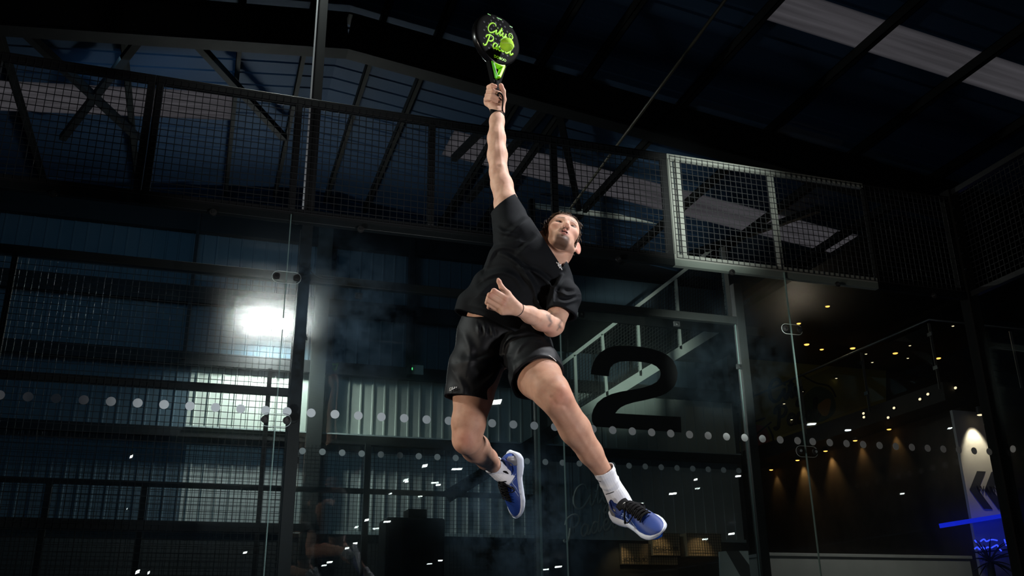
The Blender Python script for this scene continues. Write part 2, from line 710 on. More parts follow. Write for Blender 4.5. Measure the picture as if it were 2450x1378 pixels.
def build_body():
    S = SDF()
    # torso and pelvis, mostly under the clothes
    S.chain([(1178, 822, .03, 56), (1236, 824, .03, 52)], sq=.8)
    S.chain([(1205, 806, .03, 66), (1198, 762, .02, 66), (1226, 690, .03, 62), (1262, 628, .04, 66), (1290, 596, .06, 40)], .03, sq=.72)
    S.chain([(1150, 770, .02, 34), (1165, 800, .02, 40)], .03, sq=.8)
    S.chain([(1262, 612, .05, 50), (1226, 548, .05, 34)], .03)
    S.chain([(1290, 620, .05, 46), (1340, 674, .03, 27)], .03)
    # neck
    S.chain([(1322, 640, .07, 27), (1336, 606, .08, 29), (1342, 580, .09, 31)], .025)
    S.chain([(1316, 640, .03, 5), (1326, 596, .02, 5)], .02)
    S.chain([(1340, 642, .0, 4.5), (1360, 602, .05, 5)], .02)
    S.chain([(1336, 602, .06, 24), (1337, 622, .022, 17), (1341, 633, .012, 13)], .025)
    # raised right arm
    S.chain([(1226, 545, .05, 34), (1212, 490, .11, 28.5), (1200, 440, .17, 24.5), (1193, 412, .2, 20.5)], .02)
    S.chain([(1193, 414, .2, 21), (1190, 372, .25, 22.8), (1188, 330, .29, 20.5), (1189, 290, .34, 16.5), (1190, 268, .365, 15.5)], .02)
    S.chain([(1205, 470, .13, 11), (1212, 444, .17, 8)], .03)
    # bent left arm across the belly
    S.chain([(1342, 674, .03, 28), (1345, 720, -.05, 28), (1326, 776, -.13, 24)], .02)
    S.chain([(1322, 779, -.135, 24), (1296, 767, -.2, 23), (1268, 753, -.26, 19), (1240, 741, -.315, 14.5)], .02)
    S.chain([(1318, 790, -.13, 15), (1330, 783, -.12, 15)], .015)
    # right leg, knee bent behind
    S.chain([(1158, 840, .02, 60), (1132, 950, -.08, 46), (1121, 1012, -.14, 39.5), (1118, 1050, -.155, 34)], .02)
    S.chain([(1117, 1052, -.15, 34), (1138, 1072, .02, 33), (1165, 1098, .15, 24.5), (1184, 1116, .25, 18)], .02)
    S.chain([(1112, 1046, -.19, 20), (1112, 1058, -.19, 20)], .02)
    # left leg reaching to the camera's right
    S.chain([(1258, 842, 0., 54), (1289, 902, -.2, 53), (1318, 936, -.31, 43), (1333, 957, -.34, 37)], .02)
    S.chain([(1333, 957, -.34, 37), (1376, 1027, -.3, 36.5), (1413, 1083, -.27, 28), (1450, 1138, -.24, 20)], .02)
    S.chain([(1338, 940, -.365, 24), (1346, 950, -.365, 22)], .015)
    S.chain([(1352, 965, -.35, 17), (1356, 973, -.345, 15)], .012)
    # ---- left fist, thumb up, back of the hand to the camera
    w = -.33
    for (mu, mv, r) in ((1211, 714, 9.5), (1205, 725, 9.5), (1202, 737, 9), (1203, 746, 8.5)):
        S.chain([(1238, 740, -.315, 13), (mu, mv, w, r)], .010)
    fingers = [((1210, 714, -.335, 8.0), (1182, 696, -.345, 6.9), (1178, 702, -.315, 6.4), (1192, 708, -.30, 6)),
               ((1204, 726, -.335, 8.0), (1172, 706, -.345, 6.9), (1169, 713, -.315, 6.4), (1184, 719, -.30, 6)),
               ((1200, 737, -.33, 7.6), (1168, 718, -.335, 6.7), (1166, 724, -.31, 6.2), (1182, 730, -.30, 6)),
               ((1202, 747, -.32, 7.2), (1172, 729, -.325, 6.0), (1170, 735, -.30, 5.6), (1184, 739, -.29, 5.4))]
    for fg in fingers:
        S.chain(list(fg), .002, k0=.004)
        S.ell(J(fg[0][0] - 1, fg[0][1], fg[0][2] - .006), [.008, .006, .008], k=.006)
        S.ell(J(fg[1][0] + 1, fg[1][1], fg[1][2] - .004), [.0085, .006, .0085], k=.004)
    S.chain([(1232, 727, -.32, 10), (1214, 703, -.325, 8.6), (1200, 687, -.325, 6.3), (1194, 674, -.325, 5.6), (1192, 668.5, -.32, 4.0)], .005, k0=.012)
    # ---- right hand closed round the racket handle, palm to the camera
    S.chain([(1190, 268, .365, 15), (1184, 244, .40, 16), (1183, 216, .41, 13)], .015, sq=.6)
    S.chain([(1166, 246, .385, 8.5), (1178, 253, .365, 9), (1188, 261, .355, 9)], .008)
    for fg in [((1172, 214, .40, 7), (1170, 209, .368, 6.3), (1177, 205, .345, 6.0), (1185, 207, .340, 5.2)),
               ((1169, 224, .40, 7), (1169, 218, .362, 6.3), (1180, 217, .333, 5.9), (1195, 223, .338, 5.0)),
               ((1166, 233, .40, 7), (1166, 228, .362, 6.2), (1178, 227, .333, 5.7), (1194, 236, .338, 4.8)),
               ((1164, 242, .395, 6.6), (1163, 237, .365, 5.8), (1175, 236, .338, 5.2), (1188, 243, .342, 4.6))]:
        S.chain(list(fg), .002, k0=.006)
    S.chain([(1196, 262, .37, 11), (1203, 238, .365, 8.4), (1203, 218, .352, 6.6), (1199, 206, .345, 5.4), (1198, 203, .343, 4.2)], .006, k0=.01)
    # ---- head
    R = HR
    S.ell(hp(0, .034, -.020), [.0735, .082, .092], R, .02)
    S.ell(hp(0, -.030, .028), [.0570, .078, .058], R, .02)
    S.ell(hp(0, .012, .035), [.0660, .062, .050], R, .02)
    for s in (-1, 1):
        S.cone(hp(s * .060, -.048, -.008), .013, hp(s * .020, -.104, .060), .014, .022)
        S.ell(hp(s * .042, -.022, .055), [.018, .014, .015], R, .02)
        S.cone(hp(s * .010, .017, .079), .009, hp(s * .040, .016, .066), .010, .012)
        S.cone(hp(s * .027, -.070, .052), .014, hp(s * .016, -.088, .060), .015, .02)
    S.ell(hp(0, .045, .052), [.045, .035, .022], R, .02)
    S.ell(hp(0, -.073, .070), [.027, .022, .017], R, .014)          # mouth barrel
    S.ell(hp(0, -.105, .070), [.019, .014, .014], R, .012)          # chin
    for s in (-1, 1):
        S.ell(hp(s * .031, -.001, .083), [.016, .0095, .014], R, .008, sub=True)
        S.ell(hp(s * .031, -.001, .0655), [.0125, .0115, .0125], R, .002)
        S.cone(hp(s * .019, .006, .0735), .0028, hp(s * .043, .006, .068), .0028, .003)   # upper lid
        S.cone(hp(s * .020, -.008, .0735), .0022, hp(s * .042, -.008, .068), .0022, .003)  # lower lid
    S.cone(hp(0, .010, .079), .0062, hp(0, -.030, .098), .0078, .009)
    S.ell(hp(0, -.033, .1005), [.0085, .0080, .0080], R, .006)
    for s in (-1, 1):
        S.ell(hp(s * .0112, -.037, .089), [.0062, .0066, .0088], R, .005)
        S.ell(hp(s * .0062, -.0455, .0925), [.0042, .0056, .0062], R, .002, sub=True)
    S.cone(hp(0, -.045, .088), .004, hp(0, -.055, .0875), .004, .006)
    for s in (-1, 1):                                                  # lips, mouth open
        S.cone(hp(0, -.0610, .0895), .0046, hp(s * .0175, -.068, .081), .0032, .003)
        S.cone(hp(0, -.0785, .0875), .0052, hp(s * .0175, -.070, .081), .0032, .003)
    S.ell(hp(0, -.0700, .091), [.0135, .0052, .016], R, .002, sub=True)
    for s in (-1, 1):                                                  # ears
        Re = R @ np.array([[math.cos(s * .75), 0, -math.sin(s * .75)], [0, 1, 0], [math.sin(s * .75), 0, math.cos(s * .75)]])
        S.ell(hp(s * .084, -.012, -.018), [.0070, .033, .024], Re, .006)
        S.ell(hp(s * .0925, -.008, -.010), [.006, .022, .015], Re, .003, sub=True)
        S.ell(hp(s * .077, -.038, -.010), [.006, .009, .008], Re, .005)
    S.chain([(1341, 588, .08, 30), (1341, 574, .08, 28)], .03)

    def post(P, e):                     # tendons, kneecaps, veins as shallow relief
        for pts, wpx, amp in BODY_RELIEF:
            g = seg_px(P, pts)
            e = e - amp * np.exp(-(g / wpx) ** 2)
        return e
    V, F = S.mesh(J(1040, 1330, .0) * [1, 0, 1] + [0, 3.35, 0], J(1650, 150, .0) * [1, 0, 1] + [0, 4.50, 0], 0.0026, post)
    return S, V, F


BODY_RELIEF = [
    ([(1186, 475), (1199, 440)], 5, -.003), ([(1183, 420), (1193, 400)], 6, -.004),
    ([(1200, 392), (1194, 340), (1192, 300)], 3, .0012), ([(1182, 390), (1184, 330)], 4, .0015),
    ([(1320, 952), (1332, 968), (1352, 972)], 5, -.003), ([(1345, 975), (1400, 1060), (1440, 1120)], 6, .0025),
    ([(1300, 930), (1318, 950)], 5, -.002), ([(1090, 1030), (1100, 1056)], 6, -.002),
    ([(1207, 716), (1226, 733)], 2.2, .0012), ([(1203, 728), (1224, 738)], 2.2, .0012),
    ([(1250, 742), (1290, 760)], 3, .0010), ([(1222, 742), (1240, 730)], 3, .001),
]

body_S, bV, bF = build_body()


def body_colours(V):
    base = np.array([0.66, 0.415, 0.305])
    C = np.tile(base, (len(V), 1))
    u = IMG_W / 2 + F_PX * V[:, 0] / V[:, 1]
    v = IMG_H / 2 - F_PX * V[:, 2] / V[:, 1]

    def mix(col, w):
        nonlocal C
        w = np.clip(w, 0, 1)[:, None]
        C = C * (1 - w) + np.array(col) * w
    H = (V - HO) @ HR
    x, y, z = H[:, 0], H[:, 1], H[:, 2]
    head = (np.abs(x) < .1) & (y > -.14) & (y < .13) & (np.abs(z) < .14)
    g = lambda d, s: np.exp(-(d / s) ** 2)
    leg = (v > 850)
    mix([0.47, 0.265, 0.18], leg * 0.85)
    # warm knuckles, finger tips, knees, elbow
    for (cu, cv, s) in ((1193, 672, 9), (1182, 696, 8), (1172, 706, 8), (1210, 714, 6), (1204, 726, 6), (1186, 207, 9),
                        (1196, 236, 8), (1200, 208, 8), (1345, 948, 26), (1112, 1050, 22), (1312, 795, 20)):
        mix([0.62, 0.26, 0.19], .45 * g(np.hypot(u - cu, v - cv), s))
    # face
    fx = head & (z > .02)
    mix([0.62, 0.30, 0.22], fx * .5 * g(np.hypot(np.abs(x) - .043, y + .03), .022))
    mix([0.60, 0.30, 0.23], fx * .35 * g(np.hypot(x, y + .033), .016))
    stub = fx * (np.clip((-.080 - y) / .012, 0, 1) * np.clip((.036 - np.abs(x)) / .012, 0, 1))
    mix([0.012, 0.009, 0.008], .93 * stub * np.clip((y + .145) / .015, 0, 1))
    jaw = head * np.clip((-.05 - y) / .03, 0, 1) * np.clip((y + .135) / .02, 0, 1) * (z > -.01)
    mix([0.30, 0.18, 0.13], .30 * jaw)
    mous = fx * g(y + .0535, .0045) * np.clip((.026 - np.abs(x)) / .006, 0, 1) * (z > .06)
    mix([0.22, 0.13, 0.09], .5 * mous)
    lip = fx & (z > .070) & (np.abs(x) < .0225) & (y > -.0855) & (y < -.056)
    bow = np.abs(x) / .0225
    mix([0.42, 0.17, 0.15], lip * .8 * (np.abs(y + .070) < (.0150 * (1 - bow ** 2) + .001)))
    inner = fx & (np.abs(x) < .0135) & (np.abs(y + .070) < .0056) & (z < .0885) & (z > .05)
    mix([0.03, 0.010, 0.010], inner * .95)
    brow = fx * g(y - (.0185 + .004 * np.clip((np.abs(x) - .012) / .02, 0, 1)), .0042) * np.clip((np.abs(x) - .010) / .005, 0, 1) * np.clip((.047 - np.abs(x)) / .006, 0, 1) * (z > .045)
    mix([0.045, 0.025, 0.015], .92 * brow)
    eye = fx & (np.abs(np.abs(x) - .031) < .0125) & (np.abs(y + .001) < .0046 * (1 - (np.abs(np.abs(x) - .031) / .0125) ** 2) + .0004) & (z > .064)
    mix([0.13, 0.11, 0.10], eye * 1.0)
    iris = eye & (np.hypot(np.abs(x) - .031, y - .001) < .0048)
    mix([0.035, 0.022, 0.015], iris * 1.0)
    lash = fx & (np.abs(np.abs(x) - .031) < .0145) & (np.abs(y - .0042 + .004 * ((np.abs(x) - .031) / .0145) ** 2 * 1.5) < .0016) & (z > .055)
    mix([0.05, 0.03, 0.02], lash * .9)
    mix([0.05, 0.015, 0.012], fx * g(np.hypot(np.abs(x) - .0062, y + .0450), .0050) * (z > .07) * (y < -.041) * 1.0)
    scalp = head & ((y > .050) | ((z < .012) & (y > -.02) & (np.abs(x) < .072)))
    mix([0.10, 0.06, 0.04], scalp * .8)
    ear = head & (np.abs(x) > .075)
    mix([0.66, 0.25, 0.20], ear * .55)
    # tattoo lines in the crook of the left arm
    arm = (V[:, 1] < D0 - .03) & (u > 1285) & (u < 1350) & (v > 725) & (v < 800)
    for pts, s in (([(1314, 742), (1320, 747), (1317, 752)], 2.0), ([(1309, 754), (1316, 757), (1315, 765), (1320, 772), (1313, 780)], 3.0),
                   ([(1312, 760), (1318, 768)], 3.2), ([(1343, 768), (1337, 778), (1341, 784)], 3.0), ([(1333, 790), (1340, 780)], 2.0)):
        mix([0.13, 0.115, 0.11], arm * .62 * g(seg_px(V, pts), s))
    return C


body = sdf_object('body', bV, bF, M_SKIN, person, body_colours(bV))


# ---- hair: one child mesh of many tapered locks over a cap
def build_hair():
    rnd = random.Random(5)
    mb = MB()
    W = lambda p: to_world(p)

    def lock(x, y, z, dirv, ln, r, curl):
        p = np.array([x, y, z], float)
        d = np.array(dirv, float)
        d /= np.linalg.norm(d)
        pts = []
        for i in range(5):
            pts.append(W(HO + HR @ p))
            n = (p - np.array([0, .03, -.02])) / np.array([.0735, .082, .092]) ** 2
            n /= np.linalg.norm(n)
            d = d + curl
            d = d - n * (d @ n) * .7 + n * .05
            d /= np.linalg.norm(d)
            p = p + d * ln / 4
        mb.tube(pts, [r, r * 1.1, r * .9, r * .6, r * .12], 6)
    # cap following the skull
    rings = []
    for i in range(13):
        t = i / 12
        ring = []
        for k in range(28):
            b = 2 * math.pi * k / 28
            a = t * math.pi * (0.50 + 0.14 * (math.cos(b) < -.2) + .02 * math.sin(b * 5))
            # pole up and backwards
            q = np.array([math.sin(a) * math.sin(b), math.cos(a), math.sin(a) * math.cos(b)])
            til = .62
            q = np.array([q[0], q[1] * math.cos(til) + q[2] * math.sin(til) * .0 + -(-q[2]) * math.sin(til) * 0, q[2]])
            c, s_ = math.cos(-til), math.sin(-til)
            y0, z0 = math.cos(a), math.sin(a) * math.cos(b)
            q = np.array([math.sin(a) * math.sin(b), y0 * c - z0 * s_ * -1, y0 * s_ + z0 * c])
            bump = 1.06 + .02 * math.sin(7 * b + 3 * t) + .015 * math.sin(13 * b)
            p = np.array([0, .034, -.020]) + q * np.array([.0735, .082, .092]) * bump
            ring.append(W(HO + HR @ p))
        rings.append(ring)
    mb.loft(rings, closed=True, cap=False)
    n = 0
    while n < 1700:
        b = rnd.uniform(0, 2 * math.pi)
        a = rnd.uniform(0, math.pi * .60)
        q = np.array([math.sin(a) * math.sin(b), math.cos(a), math.sin(a) * math.cos(b)])
        p = np.array([0, .034, -.020]) + q * np.array([.0735, .082, .092]) * 1.05
        front = p[2] > .015
        if front and p[1] < .058 + .25 * abs(p[0]):
            continue
        if p[1] < -.03:
            continue
        n += 1
        dirv = [rnd.uniform(-.5, .9), rnd.uniform(-.2, .5), rnd.uniform(-.2, .8) if p[2] > -.02 else rnd.uniform(-.8, .2)]
        lock(*p, dirv, rnd.uniform(.020, .036), rnd.uniform(.0010, .0019), np.array([rnd.uniform(-.25, .25), rnd.uniform(-.25, .2), 0]))
    # fringe swept over the brow and the sideburns
    for i in range(420):
        x = rnd.uniform(-.066, .066)
        p = [x, rnd.uniform(.062, .085) - 2.2 * x * x, .060 - 4.5 * x * x]
        lock(*p, [.5 + rnd.uniform(-.5, .4), rnd.uniform(-.9, .1), .5], rnd.uniform(.018, .032), rnd.uniform(.0009, .0018), np.array([.1, rnd.uniform(-.25, .05), 0]))
    for i in range(300):
        y = rnd.uniform(-.01, .085)
        lock(-.070 + .9 * max(0, y - .04) ** 1.3, y, rnd.uniform(-.03, .034), [-.9, rnd.uniform(-.8, .3), rnd.uniform(.0, .7)], rnd.uniform(.018, .032), rnd.uniform(.0009, .0018), np.array([rnd.uniform(-.1, .25), rnd.uniform(-.3, .1), .05]))
    for s in (-1, 1):
        for i in range(150):
            y = rnd.uniform(-.035, .06)
            lock(s * (.0715 - .2 * max(0, -y) ** 1.0 * .1), y, rnd.uniform(-.03, .026), [s * .25, -1, rnd.uniform(-.3, .3)], rnd.uniform(.014, .026), rnd.uniform(.0009, .0017), np.array([s * .05, -.05, .05]))
    return mb


build_hair().build('hair', M_HAIR, person)


# ---- t-shirt
SHIRT_FOLDS = [
    ([(1197, 608), (1214, 614), (1238, 630), (1255, 650), (1272, 674), (1293, 703)], 4.5, .010),
    ([(1166, 632), (1178, 604), (1200, 592), (1232, 596)], 5, .007),
    ([(1160, 668), (1180, 656), (1206, 652), (1232, 664), (1250, 690)], 5, .008),
    ([(1150, 700), (1172, 682), (1196, 674)], 5, .006),
    ([(1246, 640), (1282, 652), (1304, 668), (1322, 690)], 4, .008),
    ([(1240, 606), (1264, 586), (1286, 566)], 5, .006),
    ([(1322, 722), (1324, 696), (1336, 676), (1346, 660)], 3.5, .009),
    ([(1284, 716), (1296, 738), (1300, 752)], 3.5, .008),
    ([(1262, 660), (1280, 700), (1290, 740)], 3.5, .007),
    ([(1216, 560), (1240, 540), (1258, 525)], 4, .005),
    ([(1190, 545), (1205, 556), (1232, 560)], 4, .006),
    ([(1186, 578), (1206, 580), (1240, 578)], 5, .005),
    ([(1130, 730), (1160, 738), (1200, 752), (1240, 762)], 5, .005),
    ([(1168, 720), (1196, 704)], 6, .005),
    ([(1343, 700), (1358, 706), (1376, 704)], 3.5, .007),
    ([(1336, 722), (1354, 724), (1380, 716)], 3.5, .006),
]


def build_shirt():
    S = SDF()
    S.chain([(1286, 598, .05, 50), (1262, 628, .035, 88), (1226, 690, .01, 80), (1196, 742, -.01, 82), (1180, 790, -.01, 84)], .03, sq=.68)
    S.chain([(1160, 690, .0, 34), (1133, 730, -.01, 33), (1118, 770, -.01, 34)], .03, sq=.8)
    S.chain([(1258, 618, .05, 66), (1234, 566, .05, 50), (1206, 488, .11, 36.5), (1186, 440, .15, 36)], .025)
    S.chain([(1240, 570, .05, 46), (1276, 590, .06, 41)], .02)
    S.chain([(1276, 590, .06, 40), (1306, 606, .07, 36)], .02)
    S.chain([(1300, 660, .02, 46), (1296, 720, -.02, 36), (1280, 770, -.03, 34)], .03, sq=.8)
    S.chain([(1290, 618, .04, 56), (1336, 674, .02, 34), (1350, 712, -.04, 37.5), (1341, 746, -.09, 36), (1332, 775, -.12, 36)], .025)

    def shell(P):
        return None
    hem = plane_cut(J(1165, 760, -.11), [-.40, -.32, -.86])
    slv = plane_cut(J(1208, 485, .1), [-.61, .12, .78], .16, J(1196, 440, .16))
    lsl = plane_cut(J(1338, 750, -.1), [-.22, -.50, -.83], .11, J(1332, 780, -.13))

    def vneck(P):
        u = IMG_W / 2 + F_PX * P[:, 0] / P[:, 1]
        v = IMG_H / 2 - F_PX * P[:, 2] / P[:, 1]
        a1, a2 = np.array([1345., 640.]), np.array([1296., 563.])
        n1 = np.array([a2[1] - a1[1], -(a2[0] - a1[0])])
        n1 /= np.hypot(*n1)
        if n1[0] < 0:
            n1 = -n1
        b2 = np.array([1370., 602.])
        n2 = np.array([b2[1] - a1[1], -(b2[0] - a1[0])])
        n2 /= np.hypot(*n2)
        if n2[0] > 0:
            n2 = -n2
        e1 = (u - a1[0]) * n1[0] + (v - a1[1]) * n1[1]
        e2 = (u - a1[0]) * n2[0] + (v - a1[1]) * n2[1]
        ins = np.minimum(e1, e2) * 0.00178       # >0 inside the opening
        return np.maximum(-ins, (P[:, 1] - (D0 + .16)))
    rs = np.random.RandomState(3)
    kv = rs.normal(size=(7, 3)) * np.array([34, 20, 34])
    ph = rs.uniform(0, 6.28, 7)

    def post(P, e):
        for pts, wpx, amp in SHIRT_FOLDS:
            e = e - fold_relief(P, pts, wpx * 1.35, amp * 1.55)
        for k_, p_ in zip(kv, ph):
            e = e + .0011 * np.sin(P @ k_ + p_)
        e = np.maximum(e, -(e + .0105))
        for c in (hem, slv, lsl, vneck):
            e = np.maximum(e, -c(P))
        return e
    return S.mesh(J(1060, 830, 0) * [1, 0, 1] + [0, 3.50, 0], J(1420, 420, 0) * [1, 0, 1] + [0, 4.45, 0], 0.0026, post)


V, F = build_shirt()
t_shirt = sdf_object('t_shirt', V, F, M_SHIRT, person)

SHORT_FOLDS = [
    ([(1200, 850), (1206, 822), (1222, 806), (1244, 798), (1262, 796)], 4, .009),
    ([(1232, 850), (1246, 826), (1268, 812), (1300, 812)], 5, .007),
    ([(1106, 866), (1140, 862), (1180, 852), (1204, 848)], 6, .006),
    ([(1110, 800), (1126, 840), (1120, 880)], 6, .005),
    ([(1196, 870), (1180, 900), (1150, 925)], 6, .007),
    ([(1160, 780), (1162, 800)], 3, .005), ([(1176, 784), (1180, 806)], 3, .005), ([(1144, 778), (1146, 796)], 3, .005),
    ([(1226, 880), (1250, 858), (1290, 846), (1326, 850)], 6, .005),
    ([(1216, 862), (1218, 890), (1222, 905)], 4, -.007),
    ([(1092, 900), (1110, 930), (1106, 950)], 5, .004),
]


def build_shorts():
    S = SDF()
    S.chain([(1168, 800, .02, 74), (1238, 806, .02, 70)], .03, sq=.78)
    S.chain([(1166, 760, .02, 56), (1236, 772, .02, 60)], .03, sq=.8)
    S.chain([(1158, 822, .0, 66), (1130, 890, -.06, 56.5), (1117, 965, -.1, 54), (1112, 1010, -.12, 54)], .025)
    S.chain([(1240, 806, .02, 64), (1254, 828, .0, 65), (1278, 880, -.15, 63), (1286, 908, -.21, 62), (1304, 938, -.29, 62)], .025)
    waist = plane_cut(J(1150, 757, -.05), [-.06, -.12, .98])
    h1 = plane_cut(J(1118, 955, -.1), [-.13, -.30, -.945], .16, J(1112, 1010, -.12))
    h2 = plane_cut(J(1282, 908, -.21), [.30, -.80, -.52], .17, J(1304, 940, -.3))
    rs = np.random.RandomState(8)
    kv = rs.normal(size=(6, 3)) * np.array([30, 16, 30])
    ph = rs.uniform(0, 6.28, 6)

    def post(P, e):
        for pts, wpx, amp in SHORT_FOLDS:
            e = e - fold_relief(P, pts, wpx * 1.35, amp * 1.4)
        for k_, p_ in zip(kv, ph):
            e = e + .0011 * np.sin(P @ k_ + p_)
        e = np.maximum(e, -(e + .0105))
        for c in (waist, h1, h2):
            e = np.maximum(e, -c(P))
        return e
    return S.mesh(J(1040, 1010, 0) * [1, 0, 1] + [0, 3.40, 0], J(1370, 740, 0) * [1, 0, 1] + [0, 4.35, 0], 0.0026, post)


V, F = build_shorts()
shorts = sdf_object('shorts', V, F, M_SHORTS, person)
# ---- socks: ribbed lofts down the ankle into the shoe
def sock(name, path, nrib, folds, dark_bands=()):
    """path: (u, v, dd, r px, squash) from the cuff to the heel"""
    pts = [np.array(J(*p[:3])) for p in path]
    rad = [p[3] * PXM(p[2]) for p in path]
    mb, dk = MB(), MB()
    N, n = 64, 40
    t = np.linspace(0, len(path) - 1, n)
    C = np.stack([np.interp(t, range(len(path)), [p[a] for p in pts]) for a in range(3)], 1)
    R = np.interp(t, range(len(path)), rad)
    rings = []
    prev = np.array([0, 1.0, 0])
    for i in range(n):
        d = C[min(i + 1, n - 1)] - C[max(i - 1, 0)]
        d /= np.linalg.norm(d)
        a = prev - d * (prev @ d)
        a /= np.linalg.norm(a)
        b = np.cross(d, a)
        ring = []
        for k in range(N):
            th = 2 * math.pi * k / N
            r = R[i] * (1 + .020 * math.cos(nrib * th)) + sum(am * math.exp(-((i / (n - 1) - p_ - .03 * math.sin(th * 2 + q)) / wd) ** 2) for p_, wd, am, q in folds)
            ring.append(to_world(C[i] + (a * math.cos(th) + b * math.sin(th)) * r))
        rings.append(ring)
    # turned-in cuff
    d = C[0] - C[1]
    c0 = to_world(C[0])
    inner = [[c0 + (np.array(q) - c0) * s_ for q in rings[0]] for s_ in (.93,)]
    rings = [[np.array(q) + (to_world(C[1]) - c0) * .8 for q in inner[0]]] + inner + rings
    mb.loft(rings, cap=False)
    o = mb.build(name, M_SOCK, person)
    for f0, th0, th1, tilt in dark_bands:
        i = int(f0 * (n - 1))
        p = []
        for k in range(13):
            th = th0 + (th1 - th0) * k / 12
            ii = max(0, min(n - 1, int(i + tilt * k / 12 * n)))
            ring = rings[ii + 2]
            x = th / (2 * math.pi) * N
            k0 = int(math.floor(x)) % N
            fr = x - math.floor(x)
            q = np.array(ring[k0]) * (1 - fr) + np.array(ring[(k0 + 1) % N]) * fr
            q = q + (q - to_world(C[ii])) * .03
            p.append(q)
        MB().tube(p, .0014, 6).build('sock_stitching', M_SOCK_BLACK, o)
    return o


sock('sock', [(1444, 1122, -.248, 26), (1455, 1146, -.235, 23), (1466, 1168, -.225, 24), (1480, 1194, -.225, 27), (1494, 1216, -.23, 25)], 26,
     [(.10, .03, .002, 0), (.34, .03, .0028, 1), (.44, .025, -.001, 2)],
     [(.17, -2.3, .6, .06), (.50, 3.2, 4.2, .03)])
sock('sock', [(1179, 1110, .245, 23.5), (1188, 1121, .255, 21.5), (1199, 1131, .26, 21.5), (1210, 1139, .262, 22), (1222, 1148, .264, 20)], 26,
     [(.12, .04, .0014, 0), (.5, .05, .0012, 1)],
     [(.12, -2.6, -1.2, .0), (.55, -1.9, -.6, .22), (.62, -1.9, -.6, .20)])

# ---- shoes
M_SHOE = mat('blue_mesh_knit', (0.007, 0.032, 0.19), 0.55, bump=(700, 0.5, 0.0012), vary=(9, (0.011, 0.05, 0.27), .25))
M_SHOE_TRIM = mat('pale_blue_print', (0.45, 0.55, 0.75), 0.5)
M_SHOE_SOLE = mat('white_foam_midsole', (0.74, 0.77, 0.82), 0.55, vary=(14, (0.66, 0.73, 0.86), .2))
M_SHOE_BLACK = mat('black_lace_cord', (0.004, 0.004, 0.0045), 0.7, spec=.15)
M_SHOE_TOE = mat('bright_blue_rubber', (0.02, 0.16, 0.80), 0.45)
M_SHOE_HEEL = mat('grey_heel_counter', (0.16, 0.16, 0.17), 0.4)
M_OUTSOLE = mat('black_rubber_outsole', (0.03, 0.03, 0.035), 0.6)


def interp(x, tab):
    return float(np.interp(x, [t[0] for t in tab], [t[1] for t in tab]))


HALF_W = [(-.004, .012), (.004, .024), (.02, .033), (.06, .037), (.11, .036), (.16, .042), (.205, .049), (.24, .047), (.268, .038), (.285, .026), (.296, .010), (.298, .004)]
TOP_H = [(-.004, .060), (.004, .084), (.016, .092), (.035, .070), (.075, .064), (.10, .086), (.125, .094), (.16, .082), (.20, .064), (.24, .051), (.268, .042), (.285, .036), (.296, .030), (.298, .026)]
BASE_H = [(-.004, .040), (.03, .036), (.08, .032), (.14, .026), (.20, .022), (.26, .022), (.298, .026)]
SOLE_B = [(-.012, .030), (-.004, .016), (.02, .004), (.06, .001), (.12, .005), (.17, .002), (.22, .001), (.26, .007), (.29, .017), (.303, .024)]


